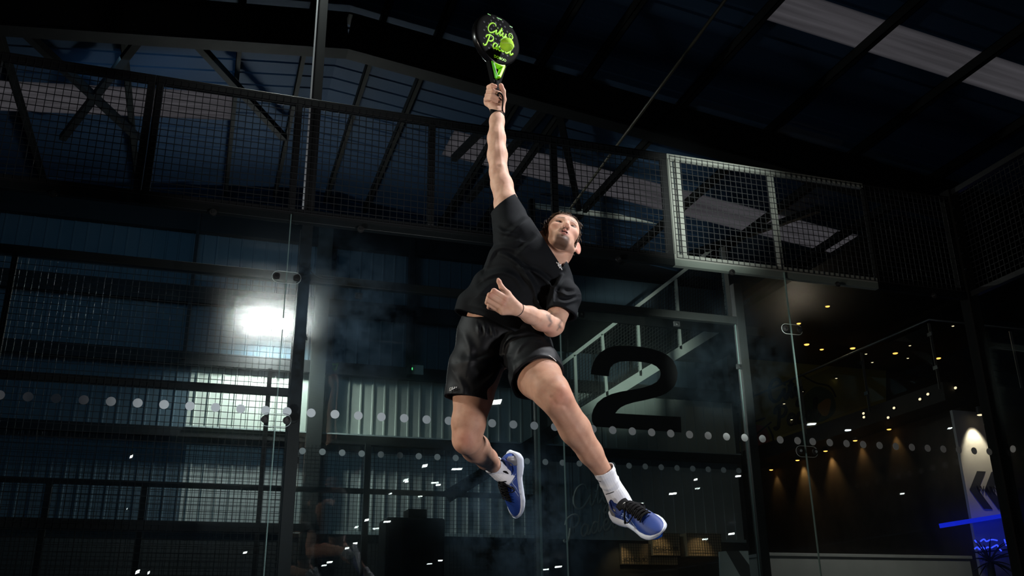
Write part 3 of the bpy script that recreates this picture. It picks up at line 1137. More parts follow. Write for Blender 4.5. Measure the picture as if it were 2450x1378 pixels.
def shoe(heel, heel_dd, toe, length, updir, side, lace_seed):
    """side=+1 when the foot's inner side is -Y of the shoe frame (left shoe)"""
    o = J(heel[0], heel[1], heel_dd)
    d1 = D0 + heel_dd - .1
    for _ in range(40):
        q = np.array([(toe[0] - IMG_W / 2) / F_PX * d1, d1, -(toe[1] - IMG_H / 2) / F_PX * d1])
        v = q - o
        lat = math.hypot(v[0], v[2])
        dep = math.sqrt(max(length ** 2 - lat ** 2, 0)) * toe[2]
        d1 = .5 * d1 + .5 * (o[1] + dep)
    X = v / np.linalg.norm(v)
    Z = np.array(updir, float)
    Z -= X * (Z @ X)
    Z /= np.linalg.norm(Z)
    Y = np.cross(Z, X)
    k = length / .30

    def w(x, y, z):
        return to_world(o + (X * x + Y * y + Z * z) * k)
    root = MB()
    # upper: stations along the foot, half-oval sections, foot slightly curved inwards
    xs = np.concatenate([np.linspace(-.004, .03, 9), np.linspace(.04, .26, 28), np.linspace(.268, .298, 9)])
    NA = 26

    def sec(x, a, off=0.0):
        hw, th, bh = interp(x, HALF_W) + off, interp(x, TOP_H) + off, interp(x, BASE_H) - .006
        c, s_ = math.cos(a), math.sin(a)
        yy = hw * math.copysign(abs(c) ** .82, c) * (1 - .22 * s_ ** 3 * (x < .14))
        zz = bh + (th - bh) * abs(s_) ** .78
        cur = .012 * math.sin(math.pi * min(max(x / .3, 0), 1)) * side
        return w(x, yy + cur, zz)
    rings = [[sec(x, math.pi * j / (NA - 1)) for j in range(NA)] for x in xs]
    root.loft(rings, closed=True, cap=True)
    sh = root.build('running_shoe', M_SHOE, person)
    # midsole
    ms = MB()
    xs2 = np.concatenate([[-.012, -.010, -.006], np.linspace(0, .28, 40), [.288, .295, .300, .303]])
    rg = []
    for x in xs2:
        xx = min(max((x + .012) / .315 * .302 - .004, -.004), .298)
        hw = interp(xx, HALF_W) + .006
        flare = .004 if x < .1 else .002
        zb, zt = interp(x, SOLE_B), interp(x, BASE_H) + .004
        zb = min(zb, zt - .004)
        cur = .012 * math.sin(math.pi * min(max(x / .3, 0), 1)) * side
        zm = .5 * (zb + zt)
        ring = []
        for (fy, z) in ((1, zt), (1.0, zm + .004), (1, zm), (.98, zb + .003), (.86, zb), (.3, zb + .001), (-.3, zb + .001), (-.86, zb), (-.98, zb + .003), (-1, zm), (-1, zm + .004), (-1, zt)):
            wd = hw + (flare if z < zt - .003 else 0) - (.0022 if abs(z - zm - .004) < 1e-6 else 0)
            ring.append(w(x, fy * wd + cur, z))
        rg.append(ring)
    ms.loft(rg, closed=True, cap=True)
    ms.build('midsole', M_SHOE_SOLE, sh)
    # outsole pads
    for x0, x1 in ((.005, .06), (.15, .205), (.21, .255), (.26, .285)):
        poly = []
        for x in np.linspace(x0, x1, 6):
            poly.append((x, 1))
        for x in np.linspace(x1, x0, 6):
            poly.append((x, -1))
        cur = lambda x: .012 * math.sin(math.pi * min(max(x / .3, 0), 1)) * side
        MB().prism([w(x, s_ * interp(x, HALF_W) * .8 + cur(x), interp(x, SOLE_B) - .0025) for x, s_ in poly], (np.array(w(0, 0, .005)) - np.array(w(0, 0, 0)))).build('outsole_pad', M_OUTSOLE, sh)
    # toe cap
    tcp = MB()
    rr = [[sec(x, math.pi * j / (NA - 1), .0016) for j in range(NA)][(9 if side > 0 else 0):(NA if side > 0 else NA - 9)] for x in (.272, .280, .288, .294, .298)]
    rr = [[np.array(q) + (np.array(w(.001, 0, -.010)) - np.array(w(0, 0, 0))) for q in r] for r in rr]
    rr.append([w(.2995, 0, .020) for q in rr[0]])
    tcp.loft(rr, closed=False, cap=False)
    tc_ = tcp.build('toe_bumper', M_SHOE_TOE, sh)
    sm = tc_.modifiers.new('thick', 'SOLIDIFY')
    sm.thickness = .002
    # heel counter
    hc = MB()
    for s_ in (0, 1):
        aa = [math.pi * j / (NA - 1) for j in range(0, 9)]
        aa = aa if s_ == 0 else [math.pi - a for a in aa]
        hc.loft([[sec(x, a, .0014) for a in aa] for x in np.linspace(0.002, .045, 8)], closed=False, cap=False)
    h_ = hc.build('heel_counter', M_SHOE_HEEL, sh)
    h_.modifiers.new('thick', 'SOLIDIFY').thickness = .002
    # collar rim round the ankle opening
    cr = MB()
    pts = [sec(.012 + .05 * (1 - math.cos(t)), math.pi / 2 + 1.0 * math.sin(t), .001) for t in np.linspace(0, 2 * math.pi, 33)]
    cr.tube(pts, .0034, 8)
    cr.build('collar', M_SHOE, sh)
    # tongue
    tg = MB()
    rg = []
    for x in np.linspace(.085, .205, 14):
        f = (x - .085) / .12
        spread = .62 - .22 * f
        ring = []
        for j in range(9):
            a = math.pi / 2 + spread * (j / 4 - 1)
            ring.append(sec(x, a, .003 + .006 * (1 - f) ** 2))
        rg.append(ring)
    rg.insert(0, [np.array(q) + np.array(w(-.016, 0, .016)) - np.array(w(0, 0, 0)) for q in rg[0]])
    tg.loft(rg, closed=False, cap=False)
    t_ = tg.build('tongue', M_SHOE_BLACK, sh)
    t_.modifiers.new('thick', 'SOLIDIFY').thickness = .006
    # laces: crossings, loops and ends
    lc = MB()
    rnd = random.Random(lace_seed)
    rows = np.linspace(.112, .200, 7)
    for i, x in enumerate(rows):
        f = (x - .085) / .12
        sp = .66 - .2 * f
        for x2, s_ in ((x + .013, 1), (x + .013, -1)):
            pts = []
            for j in range(9):
                u_ = j / 8
                a = math.pi / 2 + s_ * sp * (1 - 2 * u_)
                pts.append(sec(x + (x2 - x) * u_, a, .0075 + .004 * math.sin(math.pi * u_)))
            lc.tube(pts, .0030, 6)
    for s_ in (1, -1):
        for lp in (0, 1):
            pts = []
            L = .045 + .012 * rnd.random()
            for j in range(13):
                u_ = j / 12
                an = math.pi * 2 * u_ if lp == 0 else math.pi * u_ * .7
                x = .118 + .03 * math.sin(an * .5) + .012 * rnd.uniform(-1, 1) * .3
                y = s_ * (L * math.sin(math.pi * u_) * (1 if lp == 0 else .9) + .004)
                pts.append(w(x + lp * .03 * u_, y + .006 * side, .112 - .9 * abs(y) - .02 * u_ * lp + .004 * math.sin(an)))
            lc.tube(pts, .0026, 6)
    lc.build('laces', M_SHOE_BLACK, sh)
    # printed stripe mark on both sides
    st = MB()
    for flip in (0, 1):
        def on(x, a):
            return sec(x, a if not flip else math.pi - a, .0012)
        for crv in ([(.085, .25), (.10, .55), (.115, .85), (.122, 1.0)], [(.105, .22), (.12, .5), (.135, .80)],
                    [(.075, .62), (.10, .5), (.13, .42), (.155, .22)], [(.09, .75), (.115, .55), (.15, .28), (.175, .15)],
                    [(.115, .95), (.14, .6), (.17, .38), (.19, .26)]):
            t = np.linspace(0, 1, 12)
            X_ = np.interp(t, np.linspace(0, 1, len(crv)), [c[0] for c in crv])
            A_ = np.interp(t, np.linspace(0, 1, len(crv)), [c[1] for c in crv])
            st.tube([on(x, a) for x, a in zip(X_, A_)], .0011, 5)
    st.build('side_stripes', M_SHOE_TRIM, sh)
    tgm = MB()
    for j in range(3):
        tgm.tube([np.array(sec(.088 + .006 * j, math.pi / 2 + .18 - .05 * j, .013)), np.array(sec(.100 + .006 * j, math.pi / 2 - .02 - .05 * j, .012))], .0022, 5)
    tgm.build('tongue_logo', M_WHITE_PRINT, sh)
    return sh


shoe((1480, 1236), -.22, (1590, 1286, -1), .292, (-.236, -.637, .736), 1, 3)
shoe((1241, 1081), .275, (1242, 1233, 1), .300, (-.74, -.67, .0), -1, 4)

# ---- printed script on the clothes and the thin cord bracelet
def surf_tube(V, pts, r, mb, lift=.0015):
    """tube over the camera-side surface of a garment given photo pixels"""
    u = IMG_W / 2 + F_PX * V[:, 0] / V[:, 1]
    v = IMG_H / 2 - F_PX * V[:, 2] / V[:, 1]
    out = []
    for a, b in zip(pts[:-1], pts[1:]):
        for t in (0, .5):
            q = (a[0] + (b[0] - a[0]) * t, a[1] + (b[1] - a[1]) * t)
            m = np.hypot(u - q[0], v - q[1]) < 5
            d = V[m, 1].min() if m.any() else D0
            out.append(to_world(np.array([(q[0] - IMG_W / 2) / F_PX * d, d - lift, -(q[1] - IMG_H / 2) / F_PX * d])))
    mb.tube(out, r, 6)


shirt_V = np.array([(np.array(t_shirt.matrix_world @ v.co) if False else (0, 0, 0)) for v in []])


def cam_coords(o):
    n = len(o.data.vertices)
    a = np.zeros(n * 3, np.float32)
    o.data.vertices.foreach_get('co', a)
    a = a.reshape(-1, 3).astype(float)
    m = np.array(world_of(person))
    return (a @ m[:3, :3].T + m[:3, 3] - CAM_C) @ CM


sv, hv, bv_ = cam_coords(t_shirt), cam_coords(shorts), cam_coords(body)
mb = MB()
for s_ in ([(1331, 627), (1333, 630), (1337, 629), (1336, 633), (1340, 631)], [(1336, 637), (1339, 634), (1342, 633), (1341, 638), (1343, 640)],
           [(1338, 641), (1341, 640), (1344, 644), (1345, 648)], [(1334, 632), (1338, 638), (1342, 645)]):
    surf_tube(sv, s_, .0017, mb)
mb.build('script_logo', M_WHITE_PRINT, t_shirt)
mb = MB()
for s_ in ([(1076, 933), (1077, 928), (1080, 927), (1079, 931)], [(1081, 930), (1083, 926), (1085, 929)], [(1086, 930), (1088, 925), (1090, 928)],
           [(1091, 928), (1094, 922)], [(1075, 935), (1085, 930), (1092, 926)]):
    surf_tube(hv, s_, .0014, mb)
mb.build('script_logo', M_WHITE_PRINT, shorts)
mb = MB()
for s_ in ([(1313, 850), (1317, 852), (1320, 855), (1323, 855)], [(1322, 856), (1326, 859), (1329, 862), (1332, 866)], [(1326, 860), (1330, 860)]):
    surf_tube(hv, s_, .0013, mb)
mb.build('script_logo', M_WHITE_PRINT, shorts)
M_CORD = mat('dark_cord', (0.02, 0.02, 0.03), 0.5)
mb = MB()
c, dirn = J(1241, 741, -.315), J(1268, 753, -.26) - J(1240, 741, -.315)
dirn /= np.linalg.norm(dirn)
a_ = np.array([0, 1, 0]) - dirn * dirn[1]
a_ /= np.linalg.norm(a_)
b_ = np.cross(dirn, a_)
rw = 16.2 * PXM(-.315)
mb.tube([to_world(c + (a_ * math.cos(t) + b_ * math.sin(t)) * rw + dirn * .004 * math.sin(t + 1)) for t in np.linspace(0, 2 * math.pi, 37)], .0011, 6, cap=False)
mb.build('bracelet', M_CORD, person)

# ------------------------------------------------------------------ racket and ball
M_CARBON = mat('black_carbon_face', (0.0010, 0.0010, 0.0011), 0.6, spec=.02, vary=(24, (0.0018, 0.0018, 0.0018), .2))
M_RIM = mat('black_gloss_rim', (0.003, 0.003, 0.0035), 0.25, spec=.35)
M_NEON = mat('neon_green_paint', (0.42, 0.95, 0.02), 0.4)
M_NEON2 = mat('deep_green_paint', (0.10, 0.62, 0.02), 0.4)
M_GRIP = mat('black_grip_tape', (0.002, 0.002, 0.0022), 0.7, spec=.06)
M_HOLE = mat('grey_drilled_hole', (0.006, 0.007, 0.0085), 0.5, spec=.1)

RB = np.array([-.01, .30, .954])
RB /= np.linalg.norm(RB)
_ps = math.radians(38)
RA0 = np.array([1, 0, 0]) - RB * RB[0]
RA0 /= np.linalg.norm(RA0)
RA1 = np.cross(RB, RA0)
if RA1[1] < 0:
    RA1 = -RA1
RA = math.cos(_ps) * RA0 + math.sin(_ps) * RA1
RN = np.cross(RA, RB)
if RN[1] > 0:
    RN = -RN                       # towards the camera
RO = J(1187, 247, .374)


def rk(a, b, n=0.0):
    return to_world(RO + RA * a + RB * b + RN * n)


racket = thing('padel_racket', rk(0, .06), 'black padel racket with neon green lettering gripped in the raised hand', 'racket')


def head_outline(n=56):
    pts = []
    for i in range(n):
        t = 2 * math.pi * i / n
        x, y = math.sin(t), -math.cos(t)
        wv = .129 * (1 if y > 0 else 1 - .20 * (-y) ** 2.2)
        pts.append((wv * math.copysign(abs(x) ** .92, x), .327 + .128 * y * (1.0 if y > 0 else 1.02)))
    return pts


def add_plate(mbx, outline, prof):
    """lens-like plate: prof is a list of (scale, n)"""
    cx_, cy_ = 0, .327
    rings = [[rk(cx_ + (a - cx_) * s_, cy_ + (b - cy_) * s_, n) for a, b in outline] for s_, n in prof]
    mbx.loft(rings, closed=True, cap=True)


ol = head_outline()
mb = MB()
add_plate(mb, ol, [(.86, .0185), (.955, .0185), (.985, .0165), (1.0, .011), (1.0, -.011), (.985, -.0165), (.955, -.0185), (.86, -.0185)])
mb.build('head', M_CARBON, racket)
mb = MB()
prof = [(.962, .0190), (.990, .0175), (1.008, .011), (1.008, -.011), (.990, -.0175), (.962, -.0190), (.962, .0190)]
mb.loft([[rk(a * s_, .327 + (b - .327) * s_, n) for a, b in ol] for s_, n in prof], closed=True, cap=False)
mb.build('rim', M_RIM, racket)
mb = MB()
hole_pts = []
for j in range(-4, 5):
    for i in range(-3, 4):
        a = i * .027 + (.0135 if j % 2 else 0)
        b = .345 + j * .0215
        if (a / .098) ** 2 + ((b - .335) / .10) ** 2 < 1 and not (abs(a) < .015 and b < .28):
            hole_pts.append((a, b))
for i, (a, b) in enumerate(hole_pts):
    q = MB()
    q.cyl(rk(a, b, .0150), rk(a, b, .0192), .0052, 12)
    q.build('drilled_hole', M_HOLE, racket)
# open neon throat
mb = MB()


def throat_bar(p, q, wd, th, m):
    m.bar(rk(*p), rk(*q), wd, th, up=Vector(CM @ RN))


throat_bar((-.030, .204), (.044, .200), .020, .034, mb)
throat_bar((.040, .204), (.010, .132), .016, .032, mb)
throat = mb.build('throat', M_NEON, racket, bevel=.004)
mb = MB()
throat_bar((-.030, .206), (-.008, .120), .012, .032, mb)
mb.build('throat_arm', M_NEON2, racket, bevel=.004)
mb = MB()
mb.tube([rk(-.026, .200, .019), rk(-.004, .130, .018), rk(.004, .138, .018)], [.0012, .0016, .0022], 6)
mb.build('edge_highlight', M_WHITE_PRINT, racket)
mb = MB()
for (p, q) in (((-.040, .215), (-.010, .10)), ((.050, .21), (.012, .10))):
    mb.bar(rk(*p, -.004), rk(*q, -.004), .014, .026, up=Vector(CM @ RN))
mb.build('throat_backing', M_CARBON, racket)
mb = MB()
rings = []
for i in range(41):
    b = .112 * (1 - i / 40)
    rr = .0150 + .0012 * (i % 4 == 0) + .003 * (i > 36)
    rings.append([rk(rr * 1.12 * math.cos(t), b, rr * .92 * math.sin(t)) for t in np.linspace(0, 2 * math.pi, 17)[:-1]])
mb.loft(rings, closed=True, cap=True)
mb.build('handle', M_GRIP, racket)
mb = MB()
mb.box(0, 0, 0, 0, 0, 0) if False else None
nf = lambda a, b: rk(a, b, .0155)
script(mb, 'City', nf, .058, .0054, -.068, .345)
mb.build('lettering', M_NEON, racket)
mb = MB()
script(mb, 'Padel', nf, .064, .0054, -.084, .268, .2)
mb.build('lettering', M_NEON, racket)
mb = MB()
for t0, pts in ((0, [(.062, .372), (.069, .384), (.082, .382), (.088, .369), (.080, .358), (.067, .360), (.062, .372)]), (1, [(.070, .370), (.075, .376)]), (2, [(.078, .366), (.083, .372)])):
    mb.tube([nf(*q) for q in smooth_line(pts)], .0044, 6)
mb.build('ball_emblem', M_NEON, racket)
text_mesh('maker_name', 'DOBOO', M_NEON, racket, lambda x, y, z: rk(x + .010, .222 + y, .0192 + z), .019, ext=.0012)
for (a, b, wv) in ((-.052, .440, .018), (.008, .441, .030), (.078, .425, .016)):
    q = MB()
    q.bar(rk(a - wv / 2, b, .0170), rk(a + wv / 2, b - .001, .0170), .0045, .004, up=Vector(CM @ RN))
    q.build('edge_print', M_NEON2, racket)
# wrist strap: cord from the butt and the band
mb = MB()
cord = [(1193, 232, .335), (1191, 226, .322), (1195, 222, .315), (1200, 226, .318), (1203, 233, .325), (1203, 246, .33), (1202, 258, .335), (1203, 267, .345), (1207, 272, .36)]
mb.tube([to_world(J(*q)) for q in smooth_line(cord)], .0036, 8)
mb.tube([to_world(J(*q)) for q in smooth_line([(1193, 232, .335), (1197, 236, .325), (1200, 240, .33)])], .003, 8)
mb.build('wrist_cord', M_GRIP, racket)
mb = MB()
c0, c1 = J(1190, 264, .36), J(1189, 281, .348)
rings = []
for i in range(7):
    f = i / 6
    ring = []
    for k in range(32):
        t = 2 * math.pi * k / 32
        wide = .5 + .5 * math.cos(t - math.pi)      # broad on the left, narrow on the right
        g = .5 + (f - .5) * (.30 + .75 * wide)
        c = c0 + (c1 - c0) * g
        rr = 17.6 * PXM(.36)
        ring.append(to_world(c + np.array([rr * math.cos(t), rr * .85 * math.sin(t), -.004 * math.cos(t)])))
    rings.append(ring)
mb.loft(rings, closed=True, cap=False)
ws = mb.build('wrist_band', M_GRIP, racket)
ws.modifiers.new('thick', 'SOLIDIFY').thickness = .003

M_BALL = mat('yellow_felt', (0.46, 0.82, 0.03), 0.9, bump=(500, .5, .002), vary=(40, (0.38, 0.74, 0.03), .2))
M_SEAM = mat('pale_ball_seam', (0.55, 0.72, 0.25), 0.7)
bc = J(1212.5, 107, .425)
ball = MB().sphere(to_world(bc), .0320, 40, 24).build('padel_ball', M_BALL)
tag(ball, 'yellow green felt ball striking the racket face', 'ball')
mb = MB()
sp = []
for t in np.linspace(0, 2 * math.pi, 65):
    a, b = .44, .0
    q = np.array([math.cos(t) + .32 * math.cos(3 * t), math.sin(t) - .32 * math.sin(3 * t), 2 * math.sqrt(.32) * math.sin(2 * t)])
    q /= np.linalg.norm(q)
    q = np.array([q[2], q[0], q[1]])
    sp.append(to_world(bc + q * .0321))
mb.tube(sp, .0009, 5, cap=False)
mb.build('seam', M_SEAM, ball)
# ------------------------------------------------------------------ the hall
M_FRAME = mat('satin_black_frame', (0.018, 0.019, 0.0185), 0.4, spec=.5)
M_BLACK = mat('black_powder_coat', (0.014, 0.015, 0.016), 0.42, spec=.5)
M_WIRE = mat('black_wire', (0.02, 0.021, 0.023), 0.5)
M_ALU = mat('grey_galvanised_steel', (0.34, 0.36, 0.36), 0.45, metal=.3, bump=(60, .1, .002))
M_STEEL = mat('dark_painted_steel', (0.005, 0.0055, 0.0065), 0.7, spec=.2)
M_PURLIN = mat('weathered_purlin_steel', (0.010, 0.0105, 0.010), 0.7, spec=.2)
M_ROOF = mat('blue_grey_roof_sheet', (0.026, 0.055, 0.105), 0.7, spec=.2, vary=(1.2, (0.020, 0.045, 0.09), .3))
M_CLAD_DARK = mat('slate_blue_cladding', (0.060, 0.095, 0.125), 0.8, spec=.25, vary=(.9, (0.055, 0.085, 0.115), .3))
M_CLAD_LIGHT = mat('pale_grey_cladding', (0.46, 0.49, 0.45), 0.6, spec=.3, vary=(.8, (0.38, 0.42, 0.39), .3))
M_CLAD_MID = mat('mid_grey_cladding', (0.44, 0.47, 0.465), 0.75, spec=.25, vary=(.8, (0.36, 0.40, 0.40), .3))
M_DADO = mat('charcoal_blockwork', (0.025, 0.027, 0.028), 0.85, vary=(6, (0.018, 0.02, 0.021), .3))
M_FLASH = mat('pale_metal_flashing', (0.36, 0.42, 0.42), 0.5)
M_DOT = mat('white_vinyl_dot', (0.60, 0.64, 0.66), 0.6)
M_STICKER = mat('black_vinyl', (0.006, 0.006, 0.007), 0.5)
M_CHROME = mat('steel_bolt', (0.55, 0.55, 0.55), 0.25, metal=1.0)
M_RUBBER = mat('black_washer', (0.012, 0.012, 0.012), 0.6)
M_EDGE = mat('polished_glass_edge', (0.22, 0.32, 0.30), 0.15, spec=.8)
M_FLOOR = mat('dark_blue_court_turf', (0.012, 0.03, 0.06), 0.9, bump=(300, .6, .004))
M_DARKWALL = mat('near_black_wall', (0.018, 0.018, 0.018), 0.7)
M_VDARK = mat('matt_black_paint', (.004, .004, .004), .8, spec=.2)
M_LED = mat('led_lens', (0.8, 0.8, 0.8), 0.3, emit=((0.93, 1.0, 0.97), 42))
M_WARM = mat('warm_lamp_lens', (0.8, 0.7, 0.5), 0.3, emit=((1.0, 0.46, 0.09), 2.6))
M_WARMDIM = mat('warm_downlight_lens', (0.8, 0.7, 0.5), 0.3, emit=((1.0, 0.78, 0.48), 1.5))
M_HOUSING = mat('black_lamp_housing', (0.02, 0.02, 0.022), 0.5)


def glass_material(name, dust=0.012, haze=0.03, spots=(), tint=(0.95, 0.975, 0.97)):
    """thin architectural pane: clear + Fresnel mirror, with real dust, wipe marks and a slight scattering bloom
    spots: (x, z, radius, strength) dirty places in world metres"""
    m = bpy.data.materials.new(name)
    m.use_nodes = True
    nt = m.node_tree
    for n in list(nt.nodes):
        nt.nodes.remove(n)
    N, Lk = nt.nodes.new, nt.links.new
    out = N('ShaderNodeOutputMaterial')
    tr = N('ShaderNodeBsdfTransparent')
    tr.inputs[0].default_value = (*tint, 1)
    gl = N('ShaderNodeBsdfGlossy')
    gl.inputs['Roughness'].default_value = 0.0
    fr = N('ShaderNodeFresnel')
    bf = N('ShaderNodeNewGeometry')
    io = N('ShaderNodeMapRange')          # leaving the pane mirrors no more than entering it
    io.inputs['To Min'].default_value = 1.45
    io.inputs['To Max'].default_value = 1 / 1.45
    Lk(bf.outputs['Backfacing'], io.inputs['Value'])
    Lk(io.outputs[0], fr.inputs['IOR'])
    mx = N('ShaderNodeMixShader')
    Lk(fr.outputs[0], mx.inputs[0])
    Lk(tr.outputs[0], mx.inputs[1])
    Lk(gl.outputs[0], mx.inputs[2])
    # dust film
    geo = N('ShaderNodeNewGeometry')
    n1 = N('ShaderNodeTexNoise')
    n1.inputs['Scale'].default_value = 3.2
    n1.inputs['Detail'].default_value = 8
    n1.inputs['Roughness'].default_value = .7
    Lk(geo.outputs['Position'], n1.inputs['Vector'])
    r1 = N('ShaderNodeMapRange')
    r1.inputs['From Min'].default_value = .38
    r1.inputs['From Max'].default_value = .75
    Lk(n1.outputs['Fac'], r1.inputs['Value'])
    total = None
    sep = N('ShaderNodeSeparateXYZ')
    Lk(geo.outputs['Position'], sep.inputs[0])
    for (sx, sz, rad, st) in spots:
        cv = N('ShaderNodeCombineXYZ')
        Lk(sep.outputs[0], cv.inputs[0])
        Lk(sep.outputs[2], cv.inputs[1])
        vm = N('ShaderNodeVectorMath')
        vm.operation = 'DISTANCE'
        Lk(cv.outputs[0], vm.inputs[0])
        vm.inputs[1].default_value = (sx, sz, 0)
        mr = N('ShaderNodeMapRange')
        mr.interpolation_type = 'SMOOTHSTEP'
        mr.inputs['From Min'].default_value = rad
        mr.inputs['From Max'].default_value = rad * .15
        mr.inputs['To Max'].default_value = st
        Lk(vm.outputs['Value'], mr.inputs['Value'])
        if total is None:
            total = mr.outputs[0]
        else:
            ad = N('ShaderNodeMath')
            ad.operation = 'ADD'
            Lk(total, ad.inputs[0])
            Lk(mr.outputs[0], ad.inputs[1])
            total = ad.outputs[0]
    ad = N('ShaderNodeMath')
    ad.operation = 'ADD'
    ad.inputs[0].default_value = dust
    ad.inputs[1].default_value = 0
    if total is not None:
        Lk(total, ad.inputs[1])
    mu = N('ShaderNodeMath')
    mu.operation = 'MULTIPLY'
    Lk(ad.outputs[0], mu.inputs[0])
    Lk(r1.outputs[0], mu.inputs[1])
    df = N('ShaderNodeBsdfDiffuse')
    df.inputs[0].default_value = (0.36, 0.56, 0.76, 1)
    m2 = N('ShaderNodeMixShader')
    Lk(mu.outputs[0], m2.inputs[0])
    Lk(mx.outputs[0], m2.inputs[1])
    Lk(df.outputs[0], m2.inputs[2])
    # bloom of light passing the greasy film: narrow forward scatter
    rf = N('ShaderNodeBsdfRefraction')
    rf.inputs['Roughness'].default_value = .8
    rf.inputs['IOR'].default_value = 1.05
    hz = N('ShaderNodeMath')
    hz.operation = 'MULTIPLY'
    hz.inputs[0].default_value = haze
    Lk(n1.outputs['Fac'], hz.inputs[1])
    m3 = N('ShaderNodeMixShader')
    Lk(hz.outputs[0], m3.inputs[0])
    Lk(m2.outputs[0], m3.inputs[1])
    Lk(rf.outputs[0], m3.inputs[2])
    Lk(m3.outputs[0], out.inputs[0])
    return m


M_GLASS = glass_material('court_glass', .004, .09, [(2.60, 1.00, .62, .22), (2.95, .75, .55, .12), (1.25, 2.25, .8, .10), (2.3, 1.5, .5, .05)])
M_GLASS2 = glass_material('neighbour_glass', .005, .09, [(1.5, 2.6, .7, .03), (2.2, 1.9, .8, .02)])
M_PANE = glass_material('balustrade_glass', .004, .0)


def structure(mb, name, m):
    return tag(mb.build(name, m), kind='structure')


RIDGE_X, RIDGE_Z, SLOPE = 1.9, 8.3, .12


def roof_z(x):
    return RIDGE_Z - SLOPE * abs(x - RIDGE_X)


# floor
structure(MB().box(-12, 32, -80, 14, -.06, 0), 'floor', M_FLOOR)


# roof sheets, trapezoid ribs running down the slope, with rooflight strips let in
def roof_strip(mb, x0, x1, y0, y1, lift=0.0):
    y, prof = y0, []
    while y < y1 - 1e-6:
        for dy, h in ((0, 0), (.20, 0), (.22, .016), (.28, .016), (.30, 0)):
            if y + dy <= y1:
                prof.append((y + dy, h))
        y += .333
    prof.append((y1, 0))
    vs, n = [], len(prof)
    for x in (x0, x1):
        for (yy, h) in prof:
            vs.append((x, yy, roof_z(x) + h + lift))
    for x in (x0, x1):
        for (yy, h) in prof:
            vs.append((x, yy, roof_z(x) + .06 + lift))
    fs = []
    for i in range(n - 1):
        fs += [(i, i + 1, n + i + 1, n + i), (2 * n + i, 3 * n + i, 3 * n + i + 1, 2 * n + i + 1)]
    fs += [(0, n, 3 * n, 2 * n), (n - 1, 3 * n - 1, 4 * n - 1, 2 * n - 1)]
    mb.add(vs, fs)


L1, L2 = (7.08, 7.95), (1.92, 2.55)
mb = MB()
for x0, x1 in ((-12, RIDGE_X), (RIDGE_X, 32)):
    for a, b in ((-80, L2[0]), (L2[1], L1[0]), (L1[1], 14)):
        roof_strip(mb, x0, x1, a, b)
roof_strip(mb, .5, RIDGE_X, *L1)
roof_strip(mb, RIDGE_X, 4.0, *L1)
roof_strip(mb, -12, RIDGE_X, *L2)
roof_strip(mb, RIDGE_X, 6.9, *L2)
structure(mb, 'ceiling', M_ROOF)
M_ROOFLIGHT = bpy.data.materials.new('milky_rooflight')
M_ROOFLIGHT.use_nodes = True
_nt = M_ROOFLIGHT.node_tree
_nt.nodes.remove(_nt.nodes['Principled BSDF'])
_tl = _nt.nodes.new('ShaderNodeBsdfTranslucent')
_no = _nt.nodes.new('ShaderNodeTexNoise')
_no.inputs['Scale'].default_value = 2.0
_no.inputs['Detail'].default_value = 6
_mp = _nt.nodes.new('ShaderNodeMapping')
_mp.inputs['Scale'].default_value = (.25, 6, 1)
_tc = _nt.nodes.new('ShaderNodeTexCoord')
_nt.links.new(_tc.outputs['Object'], _mp.inputs[0])
_nt.links.new(_mp.outputs[0], _no.inputs['Vector'])
_cr = _nt.nodes.new('ShaderNodeValToRGB')
_cr.color_ramp.elements[0].color = (.62, .61, .63, 1)
_cr.color_ramp.elements[1].color = (.88, .87, .90, 1)
_cr.color_ramp.elements[0].position = .3
_cr.color_ramp.elements[1].position = .7
_nt.links.new(_no.outputs['Fac'], _cr.inputs[0])
_nt.links.new(_cr.outputs[0], _tl.inputs[0])
_nt.links.new(_tl.outputs[0], _nt.nodes['Material Output'].inputs[0])
wn = 0
for x0, x1, ys in ((4.0, 32, L1), (-12, .5, L1), (6.9, 32, L2)):
    wn += 1
    mb = MB()
    q = [(x0, ys[0], roof_z(x0)), (x1, ys[0], roof_z(x1)), (x1, ys[1], roof_z(x1)), (x0, ys[1], roof_z(x0))]
    mb.prism(q, (0, 0, .012))
    structure(mb, 'window_%d' % wn, M_ROOFLIGHT)

# rafters, purlins, wind bracing
tn = 0


def trim(mb, m=M_STEEL):
    global tn
    tn += 1
    return structure(mb, 'trim_%d' % tn, m)


def ibeam(mb, a, b, w, h):
    a, b = Vector(a), Vector(b)
    up = Vector((0, 0, h / 2))
    mb.bar(a, b, .02, h)
    mb.bar(a + up, b + up, w, .03)
    mb.bar(a - up, b - up, w, .03)


